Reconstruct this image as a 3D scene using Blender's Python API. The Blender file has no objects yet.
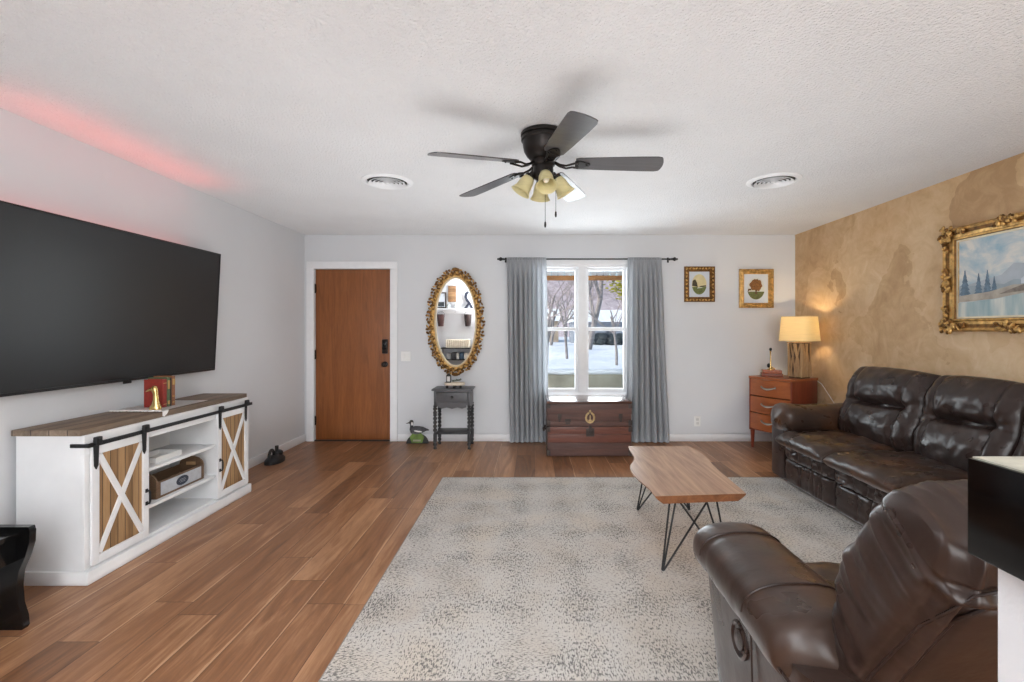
import bpy, bmesh, math, random
from mathutils import Vector, Matrix, noise
R = math.radians; PI = math.pi; sin = math.sin; cos = math.cos
SC = bpy.context.scene; COL = SC.collection
random.seed(7)
# ---------------------------------------------------------------- camera, sky, sun, area lights, exposure
XL, XR, YF, YB, H = -2.68, 3.10, 5.63, -1.60, 2.43      # the room: left, right, far, rear, ceiling
cam = bpy.data.objects.new('camera', bpy.data.cameras.new('camera')); COL.objects.link(cam)
cam.location = (0, 0, 1.31); cam.rotation_euler = (PI/2, 0, 0)
cam.data.sensor_width = 36; cam.data.lens = 16.8; cam.data.shift_x = -20/1024; cam.data.shift_y = -11/1024
cam.data.clip_start = 0.05; cam.data.clip_end = 400
SC.camera = cam
vs = SC.view_settings
vs.view_transform = 'Standard'; vs.look = 'None'; vs.gamma = 1; vs.use_curve_mapping = False; vs.exposure = 0.92
SC.display_settings.display_device = 'sRGB'
w = bpy.data.worlds.new('sky'); SC.world = w; w.use_nodes = True
nt = w.node_tree; bg = nt.nodes['Background']
sk = nt.nodes.new('ShaderNodeTexSky'); sk.sky_type = 'NISHITA'; sk.sun_disc = False
sk.sun_elevation = R(24); sk.sun_rotation = R(255); sk.dust_density = 1.0
nt.links.new(sk.outputs[0], bg.inputs[0]); bg.inputs[1].default_value = 0.13

def lamp(name, kind, loc, rot, energy, color=(1, 1, 1), size=None, size_y=None, spread=None):
    l = bpy.data.lights.new(name, kind); l.energy = energy; l.color = color
    o = bpy.data.objects.new(name, l); COL.objects.link(o); o.location = loc; o.rotation_euler = rot
    if kind == 'AREA':
        l.shape = 'RECTANGLE'; l.size = size; l.size_y = size_y
        if spread: l.spread = spread
    elif kind == 'SUN': l.angle = R(0.6)
    elif size: l.shadow_soft_size = size
    return o
lamp('sun', 'SUN', (0, 0, 20), (R(62), 0, R(-68)), 2.1, (1, 0.93, 0.84))
lamp('rear_fill_lamp', 'AREA', (0.9, YB + 0.08, 1.15), (R(90), 0, 0), 66, (0.97, 0.985, 1.0), 3.0, 1.9)  # fill lamp added behind the camera, at the assumed rear opening
lamp('ceiling_fill_lamp', 'AREA', (-0.6, -0.85, 1.5), (R(201), 0, 0), 78, (0.97, 0.985, 1.0), 0.7, 0.7)  # added fill lamp aimed up to brighten ceiling and room
lamp('daylight_far_window', 'AREA', (0.59, YF + 0.22, 1.30), (R(-90), 0, 0), 25, (0.93, 0.965, 1.0), 1.05, 1.45)
lamp('floor_fill_lamp', 'AREA', (0.1, 3.55, 0.016), (R(180), 0, 0), 27, (0.93, 0.97, 1.0), 5.0, 4.1, R(125))  # upward fill lamp added just above the floor to even out the ceiling

# ---------------------------------------------------------------- materials
def lin(r, g=None, b=None):
    if g is None: g = b = r
    f = lambda c: (c/255/12.92) if c <= 10 else ((c/255 + 0.055)/1.055)**2.4
    return (f(r), f(g), f(b), 1)
class NT:
    """small node helper"""
    def __init__(s, name):
        s.m = bpy.data.materials.new(name); s.m.use_nodes = True; s.t = s.m.node_tree
        s.b = s.t.nodes['Principled BSDF']; s.out = s.t.nodes['Material Output']
    def n(s, typ, **kw):
        x = s.t.nodes.new('ShaderNode' + typ)
        for k, v in kw.items(): setattr(x, k, v)
        return x
    def l(s, a, b): s.t.links.new(a, b)
    def put(s, sock, v):
        if isinstance(v, bpy.types.NodeSocket): s.l(v, sock)
        elif v is not None: sock.default_value = v
    def coord(s, scale=(1, 1, 1), which='Object', rot=(0, 0, 0), loc=(0, 0, 0)):
        c = s.n('TexCoord'); m = s.n('Mapping'); s.l(c.outputs[which], m.inputs[0])
        m.inputs['Scale'].default_value = scale; m.inputs['Rotation'].default_value = rot; m.inputs['Location'].default_value = loc
        return m.outputs[0]
    def noise(s, vec, scale, detail=3, rough=0.5, dist=0):
        x = s.n('TexNoise'); s.put(x.inputs['Vector'], vec); x.inputs['Scale'].default_value = scale
        x.inputs['Detail'].default_value = detail; x.inputs['Roughness'].default_value = rough; x.inputs['Distortion'].default_value = dist
        return x.outputs['Fac']
    def math(s, op, a, b=None, c=None, clamp=False):
        x = s.n('Math', operation=op, use_clamp=clamp)
        for i, v in enumerate((a, b, c)):
            if v is not None: s.put(x.inputs[i], v)
        return x.outputs[0]
    def ramp(s, fac, stops, interp='LINEAR'):
        x = s.n('ValToRGB'); s.put(x.inputs[0], fac); cr = x.color_ramp; cr.interpolation = interp
        while len(cr.elements) < len(stops): cr.elements.new(0.5)
        for e, (p, c) in zip(cr.elements, stops):
            e.position = p; e.color = c if len(c) == 4 else (*c, 1)
        return x.outputs[0]
    def mix(s, fac, a, b, mode='MIX'):
        x = s.n('MixRGB', blend_type=mode); s.put(x.inputs[0], fac); s.put(x.inputs[1], a); s.put(x.inputs[2], b)
        return x.outputs[0]
    def bump(s, h, strength, dist=0.01, normal=None):
        x = s.n('Bump'); x.inputs['Strength'].default_value = strength; x.inputs['Distance'].default_value = dist
        s.l(h, x.inputs['Height'])
        if normal is not None: s.l(normal, x.inputs['Normal'])
        return x.outputs[0]
    def fin(s, color=None, rough=0.5, metal=0.0, spec=0.5, normal=None, coat=0.0, emit=None, estr=0.0):
        b = s.b.inputs
        s.put(b['Base Color'], color); s.put(b['Roughness'], rough); s.put(b['Metallic'], metal)
        s.put(b['Specular IOR Level'], spec); b['Coat Weight'].default_value = coat
        if normal is not None: s.l(normal, b['Normal'])
        if emit is not None: s.put(b['Emission Color'], emit); b['Emission Strength'].default_value = estr
        return s.m
_mc = {}
def plain(name, col, rough=0.5, metal=0.0, var=0.12, scale=14, bump=0.0, spec=0.5, coat=0.0, bscale=None, stretch=(1, 1, 1)):
    """one colour with a little mottling and an optional bump"""
    if name in _mc: return _mc[name]
    t = NT(name); v = t.coord(stretch); f = t.noise(v, scale)
    c = lin(*col); lo = tuple(x*(1 - var) for x in c[:3]); hi = tuple(min(1, x*(1 + var)) for x in c[:3])
    nr = t.bump(t.noise(v, bscale or scale*4, 4), bump, 0.004) if bump else None
    _mc[name] = t.fin(t.ramp(f, [(0.3, lo), (0.7, hi)]), rough, metal, spec, nr, coat)
    return _mc[name]
def wood(name, dark, light, axis=0, scale=1.0, rough=0.4, plank=None, bump=0.15, spec=0.5, coat=0.0, rings=1.0):
    """wood whose grain runs along an axis; plank = (axis, width) adds board joints and board to board variation"""
    if name in _mc: return _mc[name]
    t = NT(name); sc = [14*scale]*3; sc[axis] = 1.1*scale
    v = t.coord(tuple(sc)); 
    base = t.coord((1, 1, 1)); sep = t.n('SeparateXYZ'); t.l(base, sep.inputs[0])
    f = t.noise(v, 1.3, 5, 0.6, 1.2*rings)
    g = t.noise(v, 9, 3, 0.6)
    k = t.math('ADD', t.math('MULTIPLY', f, 0.75), t.math('MULTIPLY', g, 0.3))
    if plank:
        q = t.math('DIVIDE', sep.outputs[plank[0]], plank[1]); fl = t.math('FLOOR', q); fr = t.math('FRACT', q)
        wn = t.n('TexWhiteNoise', noise_dimensions='1D'); t.l(fl, wn.inputs['W'])
        k = t.math('ADD', k, t.math('MULTIPLY', t.math('SUBTRACT', wn.outputs[0], 0.5), 0.35))
        e = t.math('LESS_THAN', t.math('MULTIPLY', t.math('MINIMUM', fr, t.math('SUBTRACT', 1.0, fr)), plank[1]), 0.0022)
    col = t.ramp(k, [(0.28, lin(*dark)), (0.55, tuple((a + b)/2 for a, b in zip(lin(*dark), lin(*light)))), (0.8, lin(*light))])
    if plank: col = t.mix(e, col, tuple(x*0.3 for x in lin(*dark)[:3]) + (1,))
    _mc[name] = t.fin(col, rough, 0, spec, t.bump(g, bump, 0.003), coat)
    return _mc[name]

def m_wall():
    t = NT('grey_wall_paint'); v = t.coord()
    n = t.bump(t.noise(v, 90, 4), 0.12, 0.004)
    return t.fin(t.ramp(t.noise(v, 1.2), [(0.3, lin(209, 211, 214)), (0.7, lin(214, 216, 219))]), 0.6, normal=n, spec=0.3)
def m_ceiling():
    t = NT('textured_white_ceiling'); v = t.coord()
    a = t.noise(v, 85, 4, 0.6); b = t.n('TexVoronoi', feature='SMOOTH_F1'); t.l(v, b.inputs['Vector']); b.inputs['Scale'].default_value = 95
    h = t.math('ADD', t.math('MULTIPLY', a, 1.0), t.math('MULTIPLY', b.outputs['Distance'], 0.7))
    n = t.bump(h, 0.9, 0.012)
    return t.fin(t.ramp(t.noise(v, 2.0), [(0.3, lin(226, 226, 227)), (0.7, lin(231, 231, 232))]), 0.8, normal=n, spec=0.2)
def m_gold():
    t = NT('gold_faux_plaster'); v = t.coord(); 
    a = t.noise(v, 1.7, 6, 0.62, 0.9); b = t.noise(v, 5.5, 5, 0.65, 1.6)
    vo = t.n('TexVoronoi', feature='F1'); nn = t.n('TexNoise'); t.l(v, nn.inputs['Vector']); nn.inputs['Scale'].default_value = 2.2; nn.inputs['Detail'].default_value = 5; wv = t.mix(0.5, v, nn.outputs['Color']); t.l(wv, vo.inputs['Vector']); vo.inputs['Scale'].default_value = 2.6
    k = t.math('ADD', t.math('ADD', t.math('MULTIPLY', a, 0.45), t.math('MULTIPLY', b, 0.3)), t.math('MULTIPLY', vo.outputs['Color'], 0.22))
    c = t.ramp(k, [(0.34, lin(172, 138, 99)), (0.47, lin(197, 164, 124)), (0.57, lin(210, 181, 143)), (0.70, lin(225, 204, 173))])
    return t.fin(c, 0.5, 0, 0.4, t.bump(b, 0.2, 0.006))
def m_floor():
    t = NT('wood_plank_floor'); v = t.coord(); s = t.n('SeparateXYZ'); t.l(v, s.inputs[0]); x, y = s.outputs[0], s.outputs[1]
    W, L = 0.184, 1.22
    qx = t.math('DIVIDE', x, W); ix = t.math('FLOOR', qx); fx = t.math('FRACT', qx)
    wn = t.n('TexWhiteNoise', noise_dimensions='1D'); t.l(ix, wn.inputs['W'])
    qy = t.math('ADD', t.math('DIVIDE', y, L), t.math('MULTIPLY', wn.outputs[0], 7.3)); iy = t.math('FLOOR', qy); fy = t.math('FRACT', qy)
    cb = t.n('CombineXYZ'); t.l(ix, cb.inputs[0]); t.l(iy, cb.inputs[1])
    w2 = t.n('TexWhiteNoise', noise_dimensions='2D'); t.l(cb.outputs[0], w2.inputs['Vector']); rnd = w2.outputs['Value']
    gv = t.n('CombineXYZ'); t.l(t.math('MULTIPLY', x, 13), gv.inputs[0]); t.l(t.math('ADD', t.math('MULTIPLY', y, 1.25), t.math('MULTIPLY', rnd, 37)), gv.inputs[1]); t.l(t.math('MULTIPLY', rnd, 11), gv.inputs[2])
    g1 = t.noise(gv.outputs[0], 1.0, 6, 0.62, 1.5); g2 = t.noise(gv.outputs[0], 6.5, 4, 0.6, 0.4)
    k = t.math('ADD', t.math('ADD', t.math('MULTIPLY', g1, 0.62), t.math('MULTIPLY', g2, 0.26)), t.math('MULTIPLY', rnd, 0.26))
    c = t.ramp(k, [(0.30, lin(82, 55, 36)), (0.46, lin(124, 85, 57)), (0.60, lin(147, 103, 71)), (0.78, lin(182, 138, 102))])
    # pale strip down one side of some boards, sapwood and painted edge highlight
    w3 = t.n('TexWhiteNoise', noise_dimensions='3D'); cb3 = t.n('CombineXYZ'); t.l(ix, cb3.inputs[0]); t.l(iy, cb3.inputs[1]); cb3.inputs[2].default_value = 4.0
    t.l(cb3.outputs[0], w3.inputs['Vector'])
    edge = t.math('ADD', fx, t.math('MULTIPLY', t.math('SUBTRACT', g1, 0.5), 0.16))
    pale_edge = t.math('MULTIPLY', t.math('GREATER_THAN', edge, 0.945), t.math('GREATER_THAN', w3.outputs['Value'], 0.5))
    c = t.mix(t.math('MULTIPLY', pale_edge, 0.6), c, lin(206, 166, 130))
    ex = t.math('MULTIPLY', t.math('MINIMUM', fx, t.math('SUBTRACT', 1.0, fx)), W); ey = t.math('MULTIPLY', t.math('MINIMUM', fy, t.math('SUBTRACT', 1.0, fy)), L)
    gap = t.math('LESS_THAN', t.math('MINIMUM', ex, ey), 0.0016)
    c = t.mix(t.math('MULTIPLY', gap, 0.75), c, lin(62, 40, 28))
    n = t.bump(t.math('SUBTRACT', g2, t.math('MULTIPLY', gap, 1.0)), 0.12, 0.003)
    return t.fin(c, t.ramp(g2, [(0.3, (0.34,)*3), (0.7, (0.46,)*3)]), 0, 0.45, n)
def m_rug():
    t = NT('distressed_rug_pile'); v = t.coord()
    zone = t.noise(v, 1.6, 2); 
    fx = t.noise(t.coord((165, 50, 1)), 1.0, 2, 0.55); fy = t.noise(t.coord((66, 185, 1)), 1.0, 2, 0.55)
    fl = t.noise(t.coord((75, 75, 1)), 1.0, 3, 0.7); patch = t.noise(t.coord((5, 5, 1)), 1.0, 3, 0.7)
    sx = t.n('SeparateXYZ'); t.l(v, sx.inputs[0])
    col = t.math('SINE', t.math('MULTIPLY', sx.outputs[0], 20)); row = t.math('SINE', t.math('MULTIPLY', sx.outputs[1], 15))
    fleck = t.mix(t.math('GREATER_THAN', zone, 0.52), fx, fy)
    k = t.math('ADD', t.math('ADD', t.math('MULTIPLY', fleck, 0.7), t.math('MULTIPLY', fl, 0.42)), t.math('ADD', t.math('MULTIPLY', patch, 0.17), t.math('MULTIPLY', t.math('ADD', col, row), 0.018)))
    base = t.ramp(t.noise(v, 2.2, 3), [(0.35, lin(196, 188, 178)), (0.5, lin(203, 199, 193)), (0.65, lin(205, 196, 184))])
    c = t.mix(t.ramp(k, [(0.655, (0, 0, 0)), (0.745, (0.9,)*3)]), base, lin(92, 91, 92))
    c = t.mix(t.ramp(t.noise(v, 160, 2), [(0.4, (0, 0, 0)), (0.75, (0.35,)*3)]), c, lin(168, 160, 150))
    return t.fin(c, 0.95, 0, 0.1, t.bump(t.noise(v, 240, 2), 0.5, 0.004))
def m_leather(name, dark, light, worn, wornamt):
    t = NT(name); v = t.coord()
    a = t.noise(v, 5, 4, 0.6); wv = t.noise(v, 3.2, 3, 0.55, 0.5)
    c = t.ramp(a, [(0.3, lin(*dark)), (0.7, lin(*light))])
    if wornamt: c = t.mix(t.ramp(wv, [(0.50, (0, 0, 0)), (0.72, (wornamt,)*3)]), c, lin(*worn))
    h = t.math('ADD', t.math('MULTIPLY', t.noise(v, 70, 1, 0.4), 0.25), t.math('MULTIPLY', t.noise(v, 22, 2, 0.5), 0.6))
    return t.fin(c, t.ramp(t.noise(v, 9, 2), [(0.3, (0.25,)*3), (0.7, (0.38,)*3)]), 0, 0.42, t.bump(h, 0.22, 0.006))
M = {}
M['wall'] = m_wall(); M['ceiling'] = m_ceiling(); M['gold'] = m_gold(); M['floor'] = m_floor(); M['rug'] = m_rug()
M['leather'] = m_leather('brown_leather', (40, 29, 26), (54, 41, 37), (112, 68, 36), 0.0)
M['leather_worn'] = m_leather('worn_brown_leather', (46, 34, 29), (64, 48, 40), (104, 66, 38), 0.5)
M['leather_back'] = m_leather('recliner_leather', (44, 32, 28), (58, 43, 37), (92, 58, 38), 0.12)
M['trim'] = plain('white_trim_paint', (232, 233, 235), 0.4, var=0.02)
M['white'] = plain('chalk_white_paint', (228, 229, 230), 0.5, var=0.05, scale=5, bump=0.1)
M['black'] = plain('black_iron', (24, 24, 26), 0.45, var=0.2)
M['gloss_black'] = plain('gloss_black_paint', (10, 10, 11), 0.16, var=0.4, scale=6)
M['bronze'] = plain('oil_rubbed_bronze', (38, 33, 31), 0.38, 0.6, var=0.25)
M['gilt'] = plain('antique_gilt', (198, 158, 96), 0.38, 0.65, var=0.4, scale=30, bump=0.5, bscale=90)
M['gilt_dark'] = plain('dark_gilt', (120, 84, 40), 0.5, 0.5, var=0.5, scale=30, bump=0.5, bscale=90)
M['brass'] = plain('polished_brass', (218, 188, 124), 0.25, 0.95, var=0.15)
M['steel'] = plain('dull_nickel', (150, 146, 138), 0.35, 0.9, var=0.15)
M['door'] = wood('walnut_door_veneer', (112, 64, 30), (158, 96, 50), 2, 1.0, 0.42, bump=0.06)
M['top_wood'] = wood('weathered_top_wood', (104, 88, 74), (162, 142, 122), 1, 0.9, 0.6, (0, 0.094), bump=0.3)
M['barn_wood'] = wood('barn_door_planks', (124, 92, 58), (188, 150, 106), 2, 0.9, 0.6, (1, 0.047), bump=0.3)
M['crate_wood'] = wood('crate_wood', (84, 62, 44), (124, 98, 74), 1, 1.0, 0.65)
M['table_wood'] = wood('live_edge_slab', (134, 98, 76), (212, 174, 142), 1, 0.42, 0.38, rings=2.6, bump=0.08, coat=0.1)
M['bark'] = wood('live_edge_sapwood', (92, 54, 30), (156, 100, 60), 1, 0.8, 0.5)
M['cherry'] = wood('cherry_veneer', (130, 68, 34), (182, 104, 58), 0, 0.9, 0.32, bump=0.05, coat=0.2)
M['cherry_dark'] = wood('dark_cherry_side', (104, 42, 26), (140, 62, 38), 2, 0.9, 0.3, bump=0.05, coat=0.25)
M['trunk'] = wood('trunk_boards', (62, 42, 37), (104, 70, 60), 0, 1.0, 0.5, bump=0.3)
M['trunk_slat'] = wood('trunk_slats', (78, 42, 32), (124, 72, 56), 0, 1.1, 0.42, bump=0.25, coat=0.1)
M['trunk_top'] = wood('trunk_varnished_lid', (62, 36, 28), (108, 66, 52), 0, 1.0, 0.2, (1, 0.1), bump=0.05, coat=0.6)
M['drift'] = wood('driftwood', (122, 90, 58), (200, 164, 120), 2, 1.2, 0.7, bump=0.35)
M['charcoal'] = plain('charcoal_paint', (80, 80, 83), 0.4, var=0.12)
M['charcoal_dark'] = plain('dark_charcoal_paint', (40, 40, 42), 0.4, var=0.12)
M['blade'] = wood('dark_fan_blade', (58, 56, 57), (86, 83, 84), 0, 1.2, 0.28, bump=0.12, coat=0.2)
M['cream'] = plain('cream_linen', (226, 218, 200), 0.8, var=0.06)
M['lace'] = plain('white_lace', (250, 248, 246), 0.85, var=0.03, scale=60, bump=0.15)
M['plastic'] = plain('white_plastic', (232, 232, 230), 0.35, var=0.01)
def m_curtain():
    t = NT('grey_curtain_cloth'); v = t.coord(); 
    wv = t.noise(t.coord((400, 400, 60)), 1.0, 2)
    c = t.ramp(t.noise(t.coord((60, 60, 4)), 1.0, 3), [(0.3, lin(192, 195, 199)), (0.7, lin(208, 210, 213))])
    m = t.fin(c, 0.85, 0, 0.15, t.bump(wv, 0.2, 0.002))
    tr = t.n('BsdfTranslucent'); tr.inputs[0].default_value = lin(150, 154, 160); mx = t.n('MixShader'); mx.inputs[0].default_value = 0.08
    t.l(t.b.outputs[0], mx.inputs[1]); t.l(tr.outputs[0], mx.inputs[2]); t.l(mx.outputs[0], t.out.inputs[0])
    return m
M['curtain'] = m_curtain()
def m_thin_glass(name, tint, glossy=0.08, diffuse=0.0):
    t = NT(name); a = t.n('BsdfTransparent'); a.inputs[0].default_value = tint
    g = t.n('BsdfGlossy'); g.inputs['Roughness'].default_value = 0.02
    fr = t.n('LayerWeight'); fr.inputs[0].default_value = 0.15
    mx = t.n('MixShader'); t.l(t.math('MULTIPLY', fr.outputs['Fresnel'], glossy*8, clamp=True), mx.inputs[0])
    t.l(a.outputs[0], mx.inputs[1]); t.l(g.outputs[0], mx.inputs[2]); t.l(mx.outputs[0], t.out.inputs[0])
    return t.m
M['glass'] = m_thin_glass('window_glass', (0.96, 0.98, 0.98, 1), 0.05)
def m_translucent(name, col, amt, rough=0.6, emit=0.0, ecol=None):
    t = NT(name); f = t.noise(t.coord((3, 3, 60)), 2.0, 3); c = lin(*col)
    cc = t.ramp(f, [(0.3, tuple(x*0.92 for x in c[:3])), (0.7, c[:3])])
    t.fin(cc, rough, 0, 0.4)
    tr = t.n('BsdfTranslucent'); t.l(cc, tr.inputs[0]); mx = t.n('MixShader'); mx.inputs[0].default_value = amt
    t.l(t.b.outputs[0], mx.inputs[1]); t.l(tr.outputs[0], mx.inputs[2]); t.l(mx.outputs[0], t.out.inputs[0])
    return t.m
M['shade'] = m_translucent('lamp_shade_linen', (244, 230, 190), 0.42, 0.8)
M['amber'] = m_translucent('amber_scavo_glass', (228, 218, 172), 0.35, 0.3)
t = NT('mirror_silver'); M['mirror'] = t.fin((0.93, 0.94, 0.94, 1), 0.01, 1.0)
t = NT('tv_screen'); M['screen'] = t.fin(t.ramp(t.noise(t.coord(), 2), [(0.3, lin(24, 24, 25)), (0.7, lin(26, 26, 27))]), 0.34, 0, 0.5)
t = NT('red_led'); M['led'] = t.fin((0.8, 0.05, 0.05, 1), 0.5, emit=(1.0, 0.10, 0.08, 1), estr=2.5)
t = NT('lit_bulb'); M['bulb'] = t.fin((1, 0.9, 0.7, 1), 0.5, emit=(1, 0.72, 0.38, 1), estr=6.0)
M['bulb_off'] = plain('frosted_bulb', (235, 230, 215), 0.4, var=0.02)

# ---------------------------------------------------------------- mesh tools
WORLD = {}
class MB:
    def __init__(s): s.bm = bmesh.new(); s.mats = []; s.cur = 0
    def mat(s, m):
        if m not in s.mats: s.mats.append(m)
        s.cur = s.mats.index(m); return s
    def _mk(s, faces):
        for f in faces: f.material_index = s.cur
    def box(s, c, size, bevel=0.0, rot=None, seg=2, taper=None):
        before = set(s.bm.faces)
        r = bmesh.ops.create_cube(s.bm, size=1.0); vs = r['verts']
        for v in vs:
            v.co = Vector((v.co.x*size[0], v.co.y*size[1], v.co.z*size[2]))
            if taper and v.co.z < 0: v.co.x *= taper[0]; v.co.y *= taper[1]
        if bevel:
            es = list({e for v in vs for e in v.link_edges})
            r2 = bmesh.ops.bevel(s.bm, geom=es, offset=min(bevel, min(size)*0.49), segments=seg, affect='EDGES', profile=0.6)
        new = [f for f in s.bm.faces if f not in before]
        verts = {v for f in new for v in f.verts}
        m = Matrix.Translation(Vector(c)) @ (rot.to_4x4() if rot is not None else Matrix.Identity(4))
        for v in verts: v.co = m @ v.co
        s._mk(new); return s
    def b2(s, x0, x1, y0, y1, z0, z1, bevel=0.0, **k):
        return s.box(((x0 + x1)/2, (y0 + y1)/2, (z0 + z1)/2), (abs(x1 - x0), abs(y1 - y0), abs(z1 - z0)), bevel, **k)
    def rings(s, rings, closed=True, cap=True):
        vr = [[s.bm.verts.new(p) for p in r] for r in rings]; n = len(vr[0]); fs = []
        for a, b in zip(vr, vr[1:]):
            for i in range(n if closed else n - 1):
                j = (i + 1) % n
                fs.append(s.bm.faces.new((a[i], a[j], b[j], b[i])))
        if cap:
            fs.append(s.bm.faces.new(vr[0][::-1])); fs.append(s.bm.faces.new(vr[-1]))
        s._mk(fs); return s
    def tube(s, pts, r, seg=8, closed=False):
        pts = [Vector(p) for p in pts]; n = len(pts); rs = r if isinstance(r, (list, tuple)) else [r]*n
        rings = []; up = None
        for i in range(n):
            if closed: d = pts[(i + 1) % n] - pts[i - 1]
            else: d = pts[min(i + 1, n - 1)] - pts[max(i - 1, 0)]
            d.normalize()
            if up is None:
                up = Vector((0, 0, 1)) if abs(d.z) < 0.9 else Vector((1, 0, 0))
            a = d.cross(up)
            if a.length < 1e-5: a = d.orthogonal()
            a.normalize(); b = a.cross(d).normalized(); up = b
            rings.append([pts[i] + (a*cos(2*PI*k/seg) + b*sin(2*PI*k/seg))*rs[i] for k in range(seg)])
        if closed: rings.append(rings[0]); 
        if closed:
            vr = [[s.bm.verts.new(p) for p in q] for q in rings[:-1]]; fs = []
            for i in range(len(vr)):
                a, b = vr[i], vr[(i + 1) % len(vr)]
                for k in range(seg): fs.append(s.bm.faces.new((a[k], a[(k + 1) % seg], b[(k + 1) % seg], b[k])))
            s._mk(fs); return s
        return s.rings(rings)
    def cyl(s, p0, p1, r0, r1=None, seg=20): return s.tube([p0, p1], [r0, r0 if r1 is None else r1], seg)
    def lathe(s, prof, c=(0, 0, 0), axis=None, seg=28, cap=True):
        c = Vector(c); ax = Vector(axis or (0, 0, 1)).normalized()
        q = Vector((0, 0, 1)).rotation_difference(ax)
        return s.rings([[c + q @ Vector((r*cos(2*PI*k/seg), r*sin(2*PI*k/seg), z)) for k in range(seg)] for r, z in prof], cap=cap)
    def ell(s, c, rad, rot=None, u=14, v=9):
        before = set(s.bm.faces)
        r = bmesh.ops.create_uvsphere(s.bm, u_segments=u, v_segments=v, radius=1.0)
        m = Matrix.Translation(Vector(c)) @ (rot.to_4x4() if rot is not None else Matrix.Identity(4)) @ Matrix.Diagonal((*rad, 1))
        for x in r['verts']: x.co = m @ x.co
        s._mk([f for f in s.bm.faces if f not in before]); return s
    def prism(s, poly, O, U, V, N, depth):
        """closed 2D outline in the U, V plane, pushed along N"""
        O, U, V, N = map(Vector, (O, U, V, N))
        a = [O + U*x + V*y for x, y in poly]
        return s.rings([a, [p + N*depth for p in a]])
    def flat(s, poly, O, U, V, off=(0, 0, 0)):
        O, U, V, off = map(Vector, (O, U, V, off))
        f = s.bm.faces.new([s.bm.verts.new(O + U*x + V*y + off) for x, y in poly]); s._mk([f]); return s
    def loft(s, secs, seg=28):
        """secs: (centre, A, B, exponent) superellipse sections"""
        rings = []
        for c, A, B, n in secs:
            c, A, B = map(Vector, (c, A, B)); r = []
            for k in range(seg):
                t = 2*PI*k/seg; x, y = cos(t), sin(t)
                r.append(c + A*math.copysign(abs(x)**(2/n), x) + B*math.copysign(abs(y)**(2/n), y))
            rings.append(r)
        return s.rings(rings)
    def cushion(s, O, U, V, N, w, h, t, tb, hf=None, hb=None, n=36, m=36, sq=0.12, p=6.0, q=2.4, warp=None):
        O, U, V, N = map(Vector, (O, U, V, N)); U.normalize(); V.normalize(); N.normalize()
        par = lambda a: math.copysign(1 - (1 - abs(a))**1.5, a)
        F = {}; B = {}
        for i in range(n + 1):
            for j in range(m + 1):
                a = par(-1 + 2*i/n); b = par(-1 + 2*j/m)
                x = a*math.sqrt(1 - sq*b*b); y = b*math.sqrt(1 - sq*a*a)
                e = (max(0, (1 - abs(a)**p))*max(0, (1 - abs(b)**p)))**(1/q)
                base = O + U*(x*w/2) + V*(y*h/2)
                if warp: base = base + warp(a, b)
                F[i, j] = s.bm.verts.new(base + N*(t*e + (hf(a, b)*min(1, e*1.6) if hf else 0)))
                if i in (0, n) or j in (0, m): B[i, j] = F[i, j]
                else: B[i, j] = s.bm.verts.new(base - N*(tb*e + (hb(a, b)*min(1, e*1.6) if hb else 0)))
        fs = []
        for i in range(n):
            for j in range(m):
                for D in (F, B):
                    q4 = [D[i, j], D[i + 1, j], D[i + 1, j + 1], D[i, j + 1]]
                    if D is B: q4.reverse()
                    try: fs.append(s.bm.faces.new(q4))
                    except ValueError: pass
        s._mk(fs); return s
    def wrinkle(s, fn):
        s.bm.normal_update()
        mv = [(v, v.normal*fn(v.co)) for v in s.bm.verts]
        for v, d in mv: v.co += d
        return s
    def build(s, name, mat=None, parent=None, smooth=40, recalc=True):
        bm = s.bm
        if recalc: bmesh.ops.recalc_face_normals(bm, faces=bm.faces)
        off = Vector((0, 0, 0))
        if parent is not None: off = WORLD.get(parent.name, off)
        else:
            xs = [v.co for v in bm.verts]
            off = Vector(((min(v.x for v in xs) + max(v.x for v in xs))/2, (min(v.y for v in xs) + max(v.y for v in xs))/2, min(v.z for v in xs)))
        for v in bm.verts: v.co -= off
        me = bpy.data.meshes.new(name); bm.to_mesh(me); bm.free()
        for x in (s.mats or [mat]): me.materials.append(x)
        for p in me.polygons: p.use_smooth = smooth > 0
        if smooth: me.set_sharp_from_angle(angle=R(smooth))
        o = bpy.data.objects.new(name, me); COL.objects.link(o)
        if parent is not None: o.parent = parent
        else: o.location = off
        WORLD[o.name] = off
        return o
def thing(name, label, cat, loc, rz=0, group=None, local=False):
    o = bpy.data.objects.new(name, None); COL.objects.link(o); o.location = loc; o.rotation_euler = (0, 0, rz)
    o.empty_display_size = 0.1; o['label'] = label; o['category'] = cat
    if group: o['group'] = group
    WORLD[o.name] = Vector((0, 0, 0)) if local else Vector(loc)
    return o
def tag(o, label, cat, group=None):
    o['label'] = label; o['category'] = cat
    if group: o['group'] = group
    return o
def struct(o): o['kind'] = 'structure'; return o
def dup(root, loc, label=None, rz=None):
    r = root.copy(); COL.objects.link(r); r.location = loc
    if rz is not None: r.rotation_euler = (0, 0, rz)
    if label: r['label'] = label
    for ch in list(root.children):
        c = ch.copy(); COL.objects.link(c); c.parent = r
        for g in list(ch.children):
            d = g.copy(); COL.objects.link(d); d.parent = c
    return r
def nz(x, y, z=0.0): return noise.noise(Vector((x, y, z)))
def g_(d, w): return math.exp(-(d/w)**2)
def ellipse(rx, rz, n=40, cx=0, cz=0): return [(cx + rx*cos(2*PI*k/n), cz + rz*sin(2*PI*k/n)) for k in range(n)]
EX, EY, EZ = Vector((1, 0, 0)), Vector((0, 1, 0)), Vector((0, 0, 1))

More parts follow.
